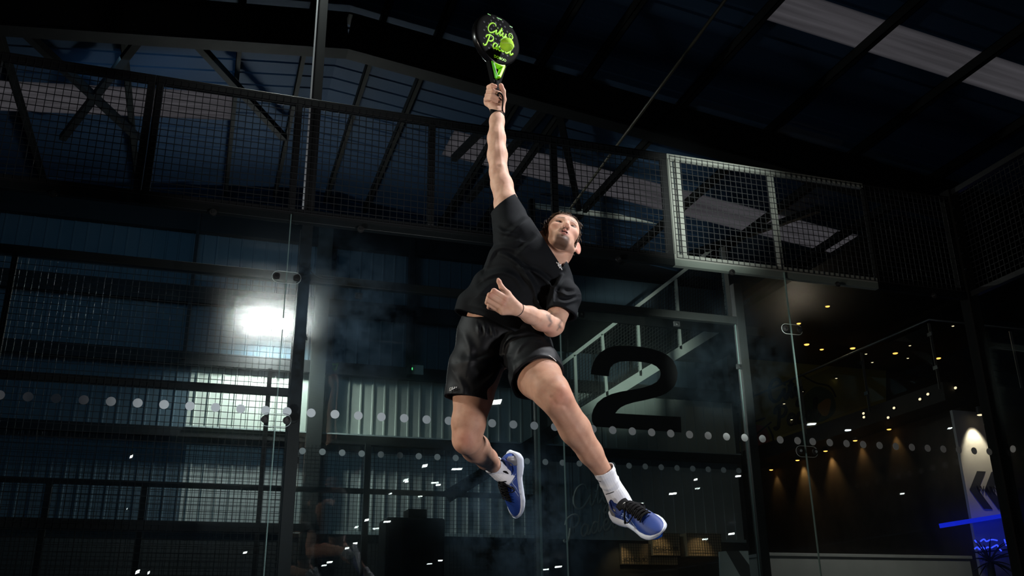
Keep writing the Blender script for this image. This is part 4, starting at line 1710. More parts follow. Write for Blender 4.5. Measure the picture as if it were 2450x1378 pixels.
for yr in (-1.35, 4.75):
    for x1 in (-12, 32):
        mb = MB()
        ibeam(mb, (RIDGE_X, yr, RIDGE_Z - .42), (x1, yr, roof_z(x1) - .42), .24, .56)
        trim(mb)
for xp in (-7, -5.5, -4.0, -2.5, -1.0, .51, 1.40, 2.35, 3.12, 4.62, 5.34, 6.87, 8.38, 9.87, 11.4, 12.9, 14.4, 15.9, 17.4):
    mb = MB()
    z = roof_z(xp) - .075
    mb.box(xp - .035, xp + .035, -3, 10.6, z - .075, z - .065)
    mb.box(xp - .035, xp - .025, -3, 10.6, z - .075, z + .075)
    mb.box(xp - .035, xp + .035, -3, 10.6, z + .065, z + .075)
    trim(mb, M_PURLIN)
for a, b in (((430, 60), (680, 330)), ((360, 60), (150, 330)), ((20, 40), (330, 330)), ((1340, 215), (1120, 480)), ((1250, 215), (1085, 380)), ((1330, 230), (1385, 500)),
             ((2010, 560), (1800, 720)), ((1960, 500), (1620, 620))):
    P = []
    for q in (a, b):
        r = ray(*q)
        s_ = 1 if q[0] > 750 else -1
        t = (RIDGE_Z - .3 + s_ * SLOPE * RIDGE_X - s_ * SLOPE * CAM_C[0] - CAM_C[2]) / (r[2] + s_ * SLOPE * r[0])
        P.append(CAM_C + t * r)
    trim(MB().bar(P[0], P[1], .10, .10))
# thin tie rod hanging across the roof space
r0, r1 = at(1735, 0, 9.2), at(1365, 498, 13.5)
rod = MB().tube([r0 + (r0 - r1) * .3, r1], .018, 8).build('tie_rod', mat('dull_brass_rod', (0.10, 0.085, 0.055), .5, metal=.3))
tag(rod, 'long thin sloping steel tie rod between the roof and the gallery', 'rod')

# ---- far gable wall
YW = 10.4


def cladding(mb, x0, x1, z0, z1, y=YW, pitch=.2167, depth=.022):
    xs, x = [], x0
    while x < x1 - 1e-6:
        for dx, d in ((0, 0), (.085, 0), (.095, depth), (.118, depth), (.128, 0)):
            if x + dx * pitch / .2167 <= x1:
                xs.append((x + dx * pitch / .2167, d))
        x += pitch
    xs.append((x1, 0))
    n = len(xs)
    vs = [(a, y - d, z0) for a, d in xs] + [(a, y - d, z1) for a, d in xs] + [(a, y + .05, z0) for a, d in xs] + [(a, y + .05, z1) for a, d in xs]
    fs = []
    for i in range(n - 1):
        fs += [(i, i + 1, n + i + 1, n + i), (2 * n + i, 3 * n + i, 3 * n + i + 1, 2 * n + i + 1), (i, 2 * n + i, 2 * n + i + 1, i + 1), (n + i, n + i + 1, 3 * n + i + 1, 3 * n + i)]
    fs += [(0, n, 3 * n, 2 * n), (n - 1, 3 * n - 1, 4 * n - 1, 2 * n - 1)]
    mb.add(vs, fs)


XE = 10.75
mb = MB()
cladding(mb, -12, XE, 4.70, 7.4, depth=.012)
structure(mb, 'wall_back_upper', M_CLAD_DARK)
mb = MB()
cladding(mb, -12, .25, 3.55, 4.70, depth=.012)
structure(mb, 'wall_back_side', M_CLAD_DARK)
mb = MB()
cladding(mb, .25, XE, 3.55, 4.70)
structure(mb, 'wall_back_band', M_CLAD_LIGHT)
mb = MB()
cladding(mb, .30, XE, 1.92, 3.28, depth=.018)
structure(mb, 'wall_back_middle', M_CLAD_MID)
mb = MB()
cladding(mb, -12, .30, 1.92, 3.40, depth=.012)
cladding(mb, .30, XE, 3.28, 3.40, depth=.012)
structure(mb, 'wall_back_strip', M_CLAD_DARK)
structure(MB().box(-12, XE, YW - .05, YW + .12, 0, 1.92), 'wall_back_base', M_DADO)
trim(MB().box(-12, XE, YW - .16, YW + .05, 3.40, 3.55))
trim(MB().box(.25, XE, YW - .19, YW - .05, 3.55, 3.575), M_FLASH)
trim(MB().box(-12, XE, YW - .075, YW + .05, 1.87, 1.925), M_FLASH)
for z0, z1 in ((4.64, 4.86), (5.75, 6.05), (7.1, 7.5)):
    trim(MB().box(-12, XE, YW - .15, YW + .02, z0, z1))
M_MIDCOL = mat('grey_column_paint', (.022, .024, .024), .5)
for xc, m, w in ((2.36, M_MIDCOL, .26), (-3.2, M_STEEL, .2), (6.5, M_MIDCOL, .2), (.10, M_STEEL, .05), (4.0, M_STEEL, .08), (5.75, M_STEEL, .10)):
    trim(MB().box(xc - w / 2, xc + w / 2, YW - .24, YW - .03, 0 if w > .15 else 4.7, 7.6), m)
structure(MB().box(-12.1, -12, -80, 14, 0, 6.6), 'wall_left', M_DARKWALL)
structure(MB().box(XE, XE + .1, YW, 13, 0, 7.4), 'wall_return', M_DARKWALL)
structure(MB().box(XE, 32, 12.95, 13.05, 0, 7.2), 'wall_gallery', M_DARKWALL)
structure(MB().box(-12, 32, -80.1, -80, 0, 8.3), 'wall_front', M_DARKWALL)
structure(MB().box(32, 32.1, -80, 13, 0, 4.6), 'wall_right', M_DARKWALL)

# twin floodlight on the gable wall
fl = thing('twin_floodlight', onY(650, 800, 9.9), 'white glaring twin floodlight on the far cladding wall', 'floodlight')
fc = onY(650, 778, 9.9)
MB().box(fc[0] - .32, fc[0] + .32, 9.95, YW - .03, fc[2] - .05, fc[2] + .05).build('bracket', M_HOUSING, fl)
for dx in (-.27, .21):
    h = MB().box(fc[0] + dx - .21, fc[0] + dx + .21, 9.80, 9.97, fc[2] - .11, fc[2] + .12).build('lamp_head', M_HOUSING, fl, bevel=.01)
    MB().box(fc[0] + dx - .19, fc[0] + dx + .19, 9.775, 9.80, fc[2] - .09, fc[2] + .10).build('lens', M_FLOOD if False else mat('flood_lens', (.8, .8, .8), .3, emit=((.93, 1.0, .96), 130)), h)
for dx, dz, en, an in ((0, -.15, 420, 150),):
    l = bpy.data.lights.new('floodlight_beam', 'SPOT')
    l.energy = en
    l.color = (.90, 1.0, .93)
    l.spot_size = math.radians(an)
    l.spot_blend = .8
    l.shadow_soft_size = .12
    o = bpy.data.objects.new('floodlight_beam', l)
    SC.collection.objects.link(o)
    o.location = (fc[0], 9.72, fc[2] - .22)
    aim(o, (fc[0] + .15, YW + .15, 3.4))

l = bpy.data.lights.new('hall_fill', 'AREA')  # added blue fill for the far wall, no fitting behind it
l.energy = 34
l.size = 2.0
l.color = (.34, .70, 1.0)
o = bpy.data.objects.new('hall_fill', l)
SC.collection.objects.link(o)
o.location = (-.5, 5.2, 6.9)
aim(o, (.5, 10.4, 3.2))

# ---- small services on the far wall
jb = onY(995, 888, YW - .05)
b = thing('junction_box', (jb[0], YW - .06, jb[2] - .09), 'small grey box with a green light on the far wall', 'box')
MB().box(jb[0] - .12, jb[0] + .12, YW - .16, YW - .05, jb[2] - .09, jb[2] + .09).build('casing', M_CLAD_LIGHT, b, bevel=.008)
MB().box(jb[0] - .10, jb[0] - .088, YW - .166, YW - .158, jb[2] - .01, jb[2] + .03).build('indicator', mat('green_led', (.1, .8, .2), .4, emit=((.1, 1, .25), 2.5)), b)


# ------------------------------------------------------------------ wire mesh and court fences
def wire_mesh(mb, A, U, W, lu, lw, pitch, t=.0042):
    """grid of wires: origin A, unit directions U (along) and W (up)"""
    A, U, W = Vector(A), Vector(U), Vector(W)
    nrm = U.cross(W)
    nu, nw = int(lu / pitch), int(lw / pitch)
    for i in range(nu + 1):
        p = A + U * (i * pitch)
        mb.bar(p, p + W * lw, t, t, up=nrm)
    for j in range(nw + 1):
        p = A + W * (j * pitch) + nrm * t
        mb.bar(p, p + U * lu, t, t, up=nrm)


# back fence: glass to 3 m, framed wire mesh to 4 m
PX = [-3.13, -2, -1, 0.003, 1, 2.007, 3, 4.003, 5, 5.957, 6.867]
ZT, ZB = 3.93, 3.0


M_FRAME_LIT = mat('lit_steel_frame', (0.32, 0.34, 0.31), 0.4, metal=.2)  # paler copy of the black frame, strobe light put into its colour


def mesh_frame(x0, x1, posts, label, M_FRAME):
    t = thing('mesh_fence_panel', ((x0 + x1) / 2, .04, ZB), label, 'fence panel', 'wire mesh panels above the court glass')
    w = .05 if M_FRAME is not M_FRAME_LIT else .036
    th = .06 if M_FRAME is not M_FRAME_LIT else .042
    for a, b_, m_ in (((x0, x1, M_FRAME),) if M_FRAME is not M_FRAME_LIT else ((x0, 5.94, M_FRAME_LIT), (5.94, x1, M_VDARK))):  # rails turn black where the strobe light fades out
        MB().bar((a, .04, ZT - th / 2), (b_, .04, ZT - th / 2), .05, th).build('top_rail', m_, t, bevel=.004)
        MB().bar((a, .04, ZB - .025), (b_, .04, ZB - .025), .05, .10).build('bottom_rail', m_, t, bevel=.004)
    for xp in posts:
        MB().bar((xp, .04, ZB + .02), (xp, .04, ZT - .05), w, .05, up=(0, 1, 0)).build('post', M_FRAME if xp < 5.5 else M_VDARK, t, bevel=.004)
    mb = MB()
    wire_mesh(mb, (x0 + .02, .010, ZB - .01), (1, 0, 0), (0, 0, 1), x1 - x0 - .04, ZT - ZB - .005, .0508)
    mb.build('wire_mesh', M_WIRE, t)
    return t


mesh_frame(-3.13, .003 - .001, [-3.10, -2, -1, -.024], 'black wire mesh panel above the glass at the far left', M_BLACK)
mesh_frame(.003, 4.003 - .001, [.032, 1, 2.007, 3, 3.974], 'black wire mesh panel above the glass behind the raised arm', M_BLACK)
mesh_frame(4.003, 6.867, [4.032, 4.10, 5, 5.957, 6.84], 'wire mesh panel with brightly lit frame right of the head', M_FRAME_LIT)


def bolt(mb_plate, P, parent, out=-1):
    x, y, z = P
    MB().cyl((x, y + out * .004, z), (x, y + out * .016, z), .024, 20).build('washer', M_RUBBER, parent)
    MB().cyl((x, y + out * .014, z), (x, y + out * .026, z), .012, 12).build('bolt_head', M_CHROME, parent)


PANE_LABEL = ['clear court glass pane at the far left edge, behind dark mesh', 'clear court glass pane in front of the glaring floodlight, left of the seam', 'clear court glass pane behind the jumping person between two seams',
              'clear court glass pane carrying the large black number 2', 'clear court glass pane in front of the white pillar and neon, rightmost']
xs = [-3.1, -1, 1, 3, 5, 6.86]
for i in range(5):
    a, b_ = xs[i] + .002, xs[i + 1] - .002
    g = MB().box(a, b_, 0, .012, .01, 2.97).build('court_glass', M_GLASS)
    tag(g, PANE_LABEL[i], 'glass pane', 'glass panes of the court end wall')
    for xe in ((), (b_,), (a, b_), (a, b_), (a,))[i]:
        MB().box(xe - .0012, xe + .0012, -.0005, .0125, .01, 2.97).build('polished_edge', M_EDGE, g)
    n = 13 if i < 4 else 12
    first = None
    for k in range(n):
        x = xs[i] + .068 + (2 - .136) / 12 * k
        if x > b_ - .03:
            break
        if first is None:
            first = MB().cyl((x, -.0022, 1.562), (x, -.0004, 1.562), .029, 28).build('dot_marking', M_DOT, g)
            x0_ = x
        else:
            c = first.copy()
            SC.collection.objects.link(c)
            c.location.x += x - x0_

# point fixings at the head of the glass
fx = None
for k, (x, lb) in enumerate(((-.52, 'far left above dark mesh'), (.48, 'left, above the rear fence post'), (1.49, 'left of the raised arm sleeve'), (3.5, 'right of the head under the lit mesh frame'),
                              (4.5, 'above the top end of the stairs'), (5.5, 'above the warm ceiling lights'), (6.49, 'near the dark corner post'))):
    t = thing('glass_fixing', (x, 0, 2.91), 'round bolt fixing at the glass top, ' + lb, 'bolt', 'bolts along the top of the glass')
    bolt(None, (x, 0, 2.91), t)
M_RIM_CLEAR = mat('clear_plastic_rim', (.42, .48, .48), .2)
# seam clamps
for (x, z, lb) in ((1, 2.49, 'upper clear clamp plate with two bolts on the left glass seam'), (1, 1.50, 'lower clear clamp plate with two bolts on the left glass seam'),
                   (5, 2.47, 'upper clear clamp plate with two bolts on the right glass seam'), (5, 1.48, 'lower clear clamp plate with two bolts on the right glass seam')):
    t = thing('glass_clamp', (x, -.006, z), lb, 'clamp', 'clamp plates on the glass seams')
    pts = []
    for s_ in (1, -1):
        for a in np.linspace(-math.pi / 2, math.pi / 2, 9):
            pts.append((x + s_ * (.055 + .042 * math.cos(a)), -.002, z + .042 * math.sin(a) * s_))
    MB().prism(pts, (0, -.008, 0)).build('plate', M_PLATE, t) if 'M_PLATE' in globals() else None
    mb = MB()
    ring = [Vector(p) + Vector((0, -.006, 0)) for p in pts] + [Vector(pts[0]) + Vector((0, -.006, 0))]
    mb.tube(ring, .0022, 6, cap=False)
    mb.build('plate_rim', M_RIM_CLEAR, t)
    for s_ in (-1, 1):
        bolt(None, (x + s_ * .068, -.006, z), t)

# big number on the outer face of the glass
num = [(355, 800), (362, 750), (374, 712), (396, 672), (428, 636), (470, 608), (514, 592), (560, 586), (640, 586), (730, 594), (800, 606), (868, 626), (930, 656), (968, 690), (994, 738), (1006, 790), (1002, 842),
       (986, 884), (956, 918), (912, 948), (850, 972), (760, 994), (680, 1010), (620, 1028), (580, 1048), (555, 1070), (540, 1092), (1030, 1120), (1035, 1236), (384, 1192), (364, 1150), (362, 1110), (374, 1064),
       (404, 1014), (450, 976), (510, 948), (580, 930), (660, 916), (740, 902), (804, 882), (848, 858), (872, 828), (880, 795), (872, 766), (850, 742), (812, 722), (760, 710), (690, 703), (620, 701),
       (572, 706), (530, 722), (506, 744), (495, 775), (491, 816)]
q = [onY(1300 + x / 3.132, 640 + y / 3.132, .0128) for x, y in num]
tag(MB().prism(q, (0, .0016, 0)).build('number_two', M_STICKER), 'large black number 2 stuck on the court glass', 'number')

# corner post, side wall of the court coming towards the camera
t = thing('corner_post', (6.93, .05, 0), 'thick dark corner post where the end wall meets the side wall', 'post')
MB().bar((6.93, .05, 0), (6.93, .05, 4.0), .11, .11, up=(0, 1, 0)).build('post', M_VDARK, t, bevel=.006)
for z in (3.2, 3.35, 3.5, 3.65, 3.8):
    MB().cyl((6.885, -.008, z), (6.885, -.02, z), .010, 10).build('bolt_head', M_CHROME, t)
t = thing('side_mesh_panel', (6.93, -1.5, 3.0), 'dark wire mesh panel on the right side wall, at the right photo edge', 'fence panel')
mb = MB()
wire_mesh(mb, (6.93, -3.9, 3.0), (0, 1, 0), (0, 0, 1), 3.85, .93, .0508)
mb.build('wire_mesh', M_WIRE, t)
MB().bar((6.93, -3.95, 3.97), (6.93, 0, 3.97), .05, .05).build('top_rail', M_BLACK, t)
MB().bar((6.93, -3.95, 2.97), (6.93, 0, 2.97), .05, .05).build('bottom_rail', M_BLACK, t)
g = MB().box(6.88, 6.892, -3.9, -.01, .01, 2.94).build('court_glass', M_GLASS)
tag(g, 'clear side glass pane coming towards the viewer at the right edge', 'glass pane')
for k in range(12):
    MB().cyl((6.877, -.15 - .155 * k, 1.562), (6.8795, -.15 - .155 * k, 1.562), .029, 20).build('dot_marking', M_DOT, g)

# tall court light mast behind the fence
t = thing('light_mast', (1.115, .10, 0), 'tall dark court light mast with one bright edge', 'mast')
MB().bar((1.125, .10, 0), (1.125, .10, 5.9), .075, .075, up=(0, 1, 0)).build('pole', M_BLACK, t)
MB().bar((1.081, .055, 3.0), (1.081, .055, 5.75), .012, .012, up=(0, 1, 0)).build('edge_glint', M_DOT, t)  # white strip standing for the glint down the mast edge
MB().box(.85, 1.45, .0, .35, 5.85, 5.95).build('lamp_head', M_HOUSING, t, bevel=.01)
l = bpy.data.lights.new('mast_lamp', 'SPOT')
l.energy = 110
l.color = (.9, 1.0, .95)
l.spot_size = math.radians(70)
l.spot_blend = .8
l.shadow_soft_size = .06
o = bpy.data.objects.new('mast_lamp', l)
SC.collection.objects.link(o)
o.location = (.93, -.10, 5.8)
aim(o, (1.05, .02, 3.9))
l = bpy.data.lights.new('mast_light', 'AREA')
l.energy = 1.2
l.size = .4
l.color = (.62, .85, 1.0)
o = bpy.data.objects.new('mast_light', l)
SC.collection.objects.link(o)
o.location = (1.6, .5, 6.0)
aim(o, (2.2, 4.2, 8.3))

# ------------------------------------------------------------------ neighbouring court's side fence, 1.34 m behind
Y2 = 1.34
M_MIDPOST = mat('mid_grey_post', (.10, .11, .11), .5)
PANE2 = ['clear glass pane of the court behind, left of the grey post', 'clear glass pane of the court behind, in front of the staircase']
for i, (a, b_) in enumerate(((1.27, 3.29), (3.30, 5.33))):
    g = MB().box(a, b_, Y2, Y2 + .012, .01, 2.97).build('court_glass', M_GLASS2)
    tag(g, PANE2[i], 'glass pane', 'glass panes of the court behind')
    for xe in (a, b_):
        MB().box(xe - .0012, xe + .0012, Y2 - .0005, Y2 + .0125, .01, 2.97).build('polished_edge', M_EDGE, g)
    for k in range(13):
        x = a + .045 + .1555 * k
        if x < b_ - .02:
            MB().cyl((x, Y2 - .0022, 1.562), (x, Y2 - .0004, 1.562), .026, 24).build('dot_marking', M_DOT, g)
t = thing('fence_frame', (3.3, Y2 + .05, 0), 'dark steel frame of the court behind, with top rail and end posts', 'frame')
MB().bar((1.215, Y2 + .04, 0), (1.215, Y2 + .04, 3.45), .075, .075, up=(0, 1, 0)).build('post', M_BLACK, t, bevel=.004)
MB().bar((5.40, Y2 + .04, 0), (5.40, Y2 + .04, 3.4), .09, .075, up=(0, 1, 0)).build('post', M_FRAME, t, bevel=.004)
MB().bar((3.295, Y2 + .05, 0), (3.295, Y2 + .05, 2.95), .045, .05, up=(0, 1, 0)).build('middle_post', M_MIDPOST, t, bevel=.004)
MB().bar((-3.2, Y2 + .04, 3.02), (5.4, Y2 + .04, 3.02), .06, .075).build('top_rail', M_FRAME, t, bevel=.004)
for x, z in ((1.70, 2.90), (3.73, 2.92), (1.27, 2.50), (1.26, 1.49), (5.33, 2.55), (4.7, 2.92)):
    k = MB().box(x - .03, x + .03, Y2 - .006, Y2 + .02, z - .025, z + .025).build('bracket', M_BLACK, t, bevel=.004)
    MB().cyl((x, Y2 - .006, z), (x, Y2 - .016, z), .012, 12).build('bolt_head', M_CHROME, k)
for (x0, x1, lb) in ((-3.2, -.95, 'dark wire mesh panel of the court behind, at the left photo edge'), (-.95, 1.18, 'dark wire mesh panel of the court behind, in front of the glaring floodlight')):
    t = thing('mesh_fence_panel', ((x0 + x1) / 2, Y2 + .04, 0), lb, 'fence panel', 'tall mesh panels of the court behind')
    for nm, z, h in (('middle_rail', 2.035, .06), ('lower_rail', .97, .07)):
        MB().bar((x0, Y2 + .04, z), (x1, Y2 + .04, z), .04, h).build(nm, M_BLACK, t)
    MB().bar((x0, Y2 + .04, .05), (x0, Y2 + .04, 2.98), .04, .04, up=(0, 1, 0)).build('post', M_VDARK, t)
    mb = MB()
    wire_mesh(mb, (x0, Y2 + .01, .06), (1, 0, 0), (0, 0, 1), x1 - x0, 2.9, .0508)
    mb.build('wire_mesh', M_WIRE, t)
t = thing('door_post', (1.02, Y2 + .16, 0), 'slim dark post with a latch just left of the thick fence post', 'post')
MB().bar((1.03, Y2 + .16, 0), (1.03, Y2 + .16, 2.25), .035, .035, up=(0, 1, 0)).build('post', M_BLACK, t)
MB().bar((1.03, Y2 + .15, 1.62), (1.10, Y2 + .11, 1.66), .012, .012).build('latch', M_BLACK, t)
# loose black cable over the post
pts = [(712, 655), (722, 650), (735, 647), (743, 644), (742, 640), (735, 638), (730, 639), (738, 642), (746, 652), (758, 662), (775, 667), (800, 668)]
tag(MB().tube([onY(*q, Y2 - .03) for q in smooth_line(pts)], .0045, 8).build('loose_cable', M_RUBBER), 'loop of loose black cable round the thick fence post', 'cable')
# free-standing clear sheet edge seen above the clamp
t = thing('low_fence', (1.5, 6.0, 0), 'long low dark mesh fence in front of the far wall', 'fence')
z0, z1 = onY(660, 1262, 6)[2], onY(660, 1168, 6)[2]
MB().bar((-4, 6, z1), (5.0, 6, z1), .05, .06).build('top_rail', M_BLACK, t)
MB().bar((-4, 6, z0), (2.0, 6, z0), .05, .10).build('bottom_rail', M_BLACK, t)
for u in (-200, 112, 342, 875):
    x = onY(u, 1200, 6)[0]
    MB().bar((x, 6, 0), (x, 6, z1 if u < 800 else onY(875, 1060, 6)[2]), .07, .07, up=(0, 1, 0)).build('post', M_BLACK, t)
mb = MB()
wire_mesh(mb, (-4, 6.03, .05), (1, 0, 0), (0, 0, 1), 9.0, onY(900, 1070, 6)[2] - .05, .0508, .0045)
mb.build('wire_mesh', M_WIRE, t)

# ------------------------------------------------------------------ staircase and gallery landing
YS = 8.5
M_STAIR = mat('pale_steel_frame', (0.62, 0.66, 0.60), 0.42, spec=.6)
st = thing('metal_staircase', (5.0, YS, 0), 'steel staircase with mesh balustrade rising to the right behind the number 2', 'staircase')
A0, A1 = onY(1345, 870, YS), onY(1742, 567, YS)
B0, B1 = onY(1372, 1000, YS), onY(1745, 768, YS)
dB = (B1 - B0) / (B1[0] - B0[0])
Bs = B0 + dB * (6.30 - B0[0])
dA = (A1 - A0) / (A1[0] - A0[0])
As = A0 + dA * (6.30 - A0[0])
MB().bar(Bs, B1, .05, .17).build('stringer', M_STAIR, st)
MB().bar(As, A1, .05, .06).build('handrail', M_STAIR, st)
MB().bar(Bs + np.array([0, 1.1, 0]), B1 + np.array([0, 1.1, 0]), .05, .17).build('stringer', M_STEEL, st)
MB().bar(B0 + dB * (4.3 - B0[0]), Bs, .05, .20).build('lower_stringer', M_STEEL, st)
for (u0, v0, u1, v1) in ((1440, 800, 1452, 948), (1375, 850, 1380, 990), (1524, 735, 1532, 900), (1616, 668, 1628, 836)):
    MB().bar(onY(u0, v0, YS), onY(u1, v1, YS), .05, .05, up=(0, 1, 0)).build('post', M_STAIR, st)
mb = MB()
n = 60
for i in range(n + 1):
    f = i / n
    p, q = As + (A1 - As) * f, Bs + (B1 - Bs) * f
    mb.bar(p, q, .008, .008)
for j in range(1, 20):
    f = j / 20
    mb.bar(As + (Bs - As) * f, A1 + (B1 - A1) * f, .008, .008)
mb.build('mesh_infill', M_WIRE, st)
for i in range(14):
    p = Bs + (B1 - Bs) * (i + .5) / 14
    MB().box(p[0] - .14, p[0] + .14, YS + .03, YS + 1.07, p[2] - .02, p[2] + .02).build('tread', M_STEEL, st)
gl_ = thing('gallery_railing', onY(1500, 640, YS), 'grey steel railing of the upper landing behind the lit mesh', 'railing')
MB().bar(onY(1278, 492, YS), onY(1725, 550, YS), .05, .09).build('top_rail', M_STAIR, gl_)
for u, v in ((1272, 478), (1722, 545)):
    p = onY(u, v, YS)
    MB().bar(p, (p[0] + .02, YS, 5.6), .09, .09, up=(0, 1, 0)).build('post', M_STAIR if u > 1500 else M_STEEL, gl_)
trim(MB().box(5.2, 10.4, YS - .05, YS + 1.9, 5.45, 5.62))

# ------------------------------------------------------------------ bar and mezzanine on the right
XM, ZM = 11.65, 3.92
trim(MB().box(XM, 22, 5.55, 12.9, ZM - .30, ZM), M_DARKWALL)
structure(MB().box(XM + .6, XM + .7, 5.9, 12.9, 0, ZM - .3), 'wall_bar', mat('dark_brick', (0.10, 0.075, 0.055), .8, vary=(5, (0.06, 0.045, 0.035), .25)))
structure(MB().box(XM - .8, 22, 5.4, 12.9, 6.45, 6.55), 'ceiling_gallery', M_VDARK)
M_RAILING = mat('brushed_handrail', (0.30, 0.29, 0.27), .35, metal=.8)
bl = thing('glass_balustrade', (XM, 5.6, ZM), 'glass balustrade with steel posts and sloping looking handrail on the mezzanine', 'balustrade')
ZH = 4.98
MB().tube([(XM, 11.9, ZH), (XM, 5.6, ZH), (16.0, 5.6, ZH)], .022, 10).build('handrail', M_RAILING, bl)
for y in (5.62, 7.35, 9.25, 11.6):
    p_ = MB().bar((XM, y, ZM - .1), (XM, y, ZH - .06), .05, .012, up=(0, 1, 0)).build('post', M_RAILING, bl)
    for z in (ZM + .25, ZH - .25):
        MB().box(XM - .03, XM - .005, y - .05, y + .05, z - .03, z + .03).build('glass_clip', M_CHROME, p_)
for x in (13.3, 15.0):
    MB().bar((x, 5.6, ZM - .1), (x, 5.6, ZH - .06), .05, .012, up=(0, 1, 0)).build('post', M_RAILING, bl)
for a, b_ in ((5.67, 7.3), (7.4, 9.2), (9.3, 11.55)):
    MB().box(XM - .02, XM - .008, a, b_, ZM + .05, ZH - .1).build('glass_infill', M_PANE, bl)

l = bpy.data.lights.new('gallery_glow', 'POINT')
l.energy = 6
l.color = (1.0, .84, .62)
l.shadow_soft_size = .1
o = bpy.data.objects.new('gallery_glow', l)
SC.collection.objects.link(o)
o.location = (11.0, 8.2, 6.2)
# wall painting with script lettering on the gallery wall
M_MURAL = mat('mustard_paint', (0.30, 0.26, 0.05), .7, vary=(.8, (0.22, 0.20, 0.05), .2))
M_MPINK = mat('dull_pink_paint', (0.36, 0.14, 0.13), .7)
M_MGREEN = mat('dull_green_paint', (0.06, 0.10, 0.05), .7)
M_MORANGE = mat('orange_paint', (0.40, 0.22, 0.04), .7)
M_MBLACK = mat('black_paint', (0.01, 0.01, 0.01), .7)
YG = 12.93
mu = thing('wall_mural', onY(1930, 1095, YG), 'painted wall mural with black script lettering on mustard ground above the bar', 'mural')


def blob(pts, dep, name, m, parent, y=YG):
    q = [onY(*p, y - dep) for p in smooth_line(pts + [pts[0]], 4)[:-1]]
    return MB().prism(q, (0, .01, 0)).build(name, m, parent)


MB().prism([onY(*p, YG) for p in ((1770, 835), (2120, 870), (2120, 1085), (1770, 1110))], (0, .012, 0)).build('ground', M_MURAL, mu)
blob([(1775, 1060), (1800, 1020), (1830, 1022), (1842, 1060), (1826, 1095), (1778, 1098)], .012, 'pink_shape', M_MPINK, mu)
blob([(1915, 960), (1950, 925), (1990, 940), (1998, 985), (1960, 1010), (1925, 995)], .012, 'green_shape', M_MGREEN, mu)
blob([(1955, 970), (1975, 955), (1988, 958), (1982, 990), (1970, 995), (1960, 985)], .024, 'orange_shape', M_MORANGE, mu)
mb = MB()
for pts in ([(1915, 895), (1950, 915), (1985, 925), (2000, 950)], [(1783, 940), (1798, 935), (1802, 950), (1792, 958)], [(1795, 965), (1803, 990), (1795, 1010), (1830, 1000)],
            [(1785, 1060), (1820, 1030), (1845, 1010)], [(1845, 1080), (1850, 1050), (1838, 1020)]):
    mb.tube([onY(*q, YG - .012) for q in smooth_line(pts)], .02, 6)
mb.build('outline', M_MBLACK, mu)
Pm = onY(1832, 965, YG - .015)
Px_ = onY(1932, 945, YG - .015)
ang = math.atan2(Px_[2] - Pm[2], Px_[0] - Pm[0])


def mural_fn(x, y):
    return (Pm[0] + x * math.cos(ang) - y * math.sin(ang), YG - .016, Pm[2] + x * math.sin(ang) + y * math.cos(ang))


mb = MB()
script(mb, 'City', mural_fn, .52, .042, .1, .0)
script(mb, 'Padel', mural_fn, .50, .042, .05, -.62)
mb.build('lettering', M_MBLACK, mu)


def downlight(u, v, plane, val, lab, grp, warm=True, r=.05, bright=False):
    P = onZ(u, v, val) if plane == 'z' else onY(u, v, val)
    if P[1] > 12.8:
        P = onY(u, v, 12.85)
    t = thing('downlight', P, lab, 'ceiling light', grp)
    MB().cyl(P, P + np.array([0, 0, .05]), r * 1.25, 16).build('housing', M_HOUSING, t)
    MB().sphere(P + np.array([0, 0, .0]), r, 12, 8, (1, 1, .4)).build('lens', M_WARM if bright else M_WARMDIM, t)
    return t


for u, v in ((1980, 733), (1911, 774), (1966, 836)):
    downlight(u, v, 'z', 6.42, {1980: 'warm ceiling light highest over the mezzanine, apart from the rest', 1911: 'warm ceiling light just above the upper clamp of the right glass seam', 1966: 'small warm ceiling light between two starry bright ones'}[u], 'warm lights of the gallery ceiling', r=.045, bright=True)
for u, v, lb in ((1930, 824, 'leftmost of four bright orange starry ceiling lights'), (2040, 833, 'brightest of four orange starry ceiling lights, above the handrail'), (2142, 845, 'third of four orange starry ceiling lights, right of the second post'), (2245, 857, 'rightmost of four orange starry ceiling lights, beside the corner post')):
    downlight(u, v, 'z', 6.40, lb, 'orange starry lights of the gallery ceiling', r=.06, bright=True)
for i, (u, v) in enumerate(((2072, 847), (2087, 867), (2177, 827), (2172, 857), (2280, 780), (2001, 905), (1919, 937), (1876, 966), (1894, 1004))):
    downlight(u, v, 'z', 6.43 if v < 870 else 6.43, 'tiny warm light dot in the dark gallery ceiling', 'tiny warm lights over the gallery', r=.028)
for i, (u, v) in enumerate(((2125, 999), (2139, 976), (2067, 998), (2220, 943), (2201, 955), (2286, 928), (2066, 989))):
    P = CAM_C + ray(u, v) * ((XM - .02 - CAM_C[0]) / ray(u, v)[0])
    if P[1] < 5.6:
        P = onY(u, v, 5.53)
    t = thing('edge_light', P, 'small warm light dot along the edge of the mezzanine floor', 'edge light', 'small warm lights along the mezzanine edge')
    MB().cyl(P, P + np.array([.03, 0, 0]), .04, 12).build('housing', M_HOUSING, t)
    MB().sphere(P, .030, 12, 8, (.5, 1, .7)).build('lens', M_WARMDIM, t)
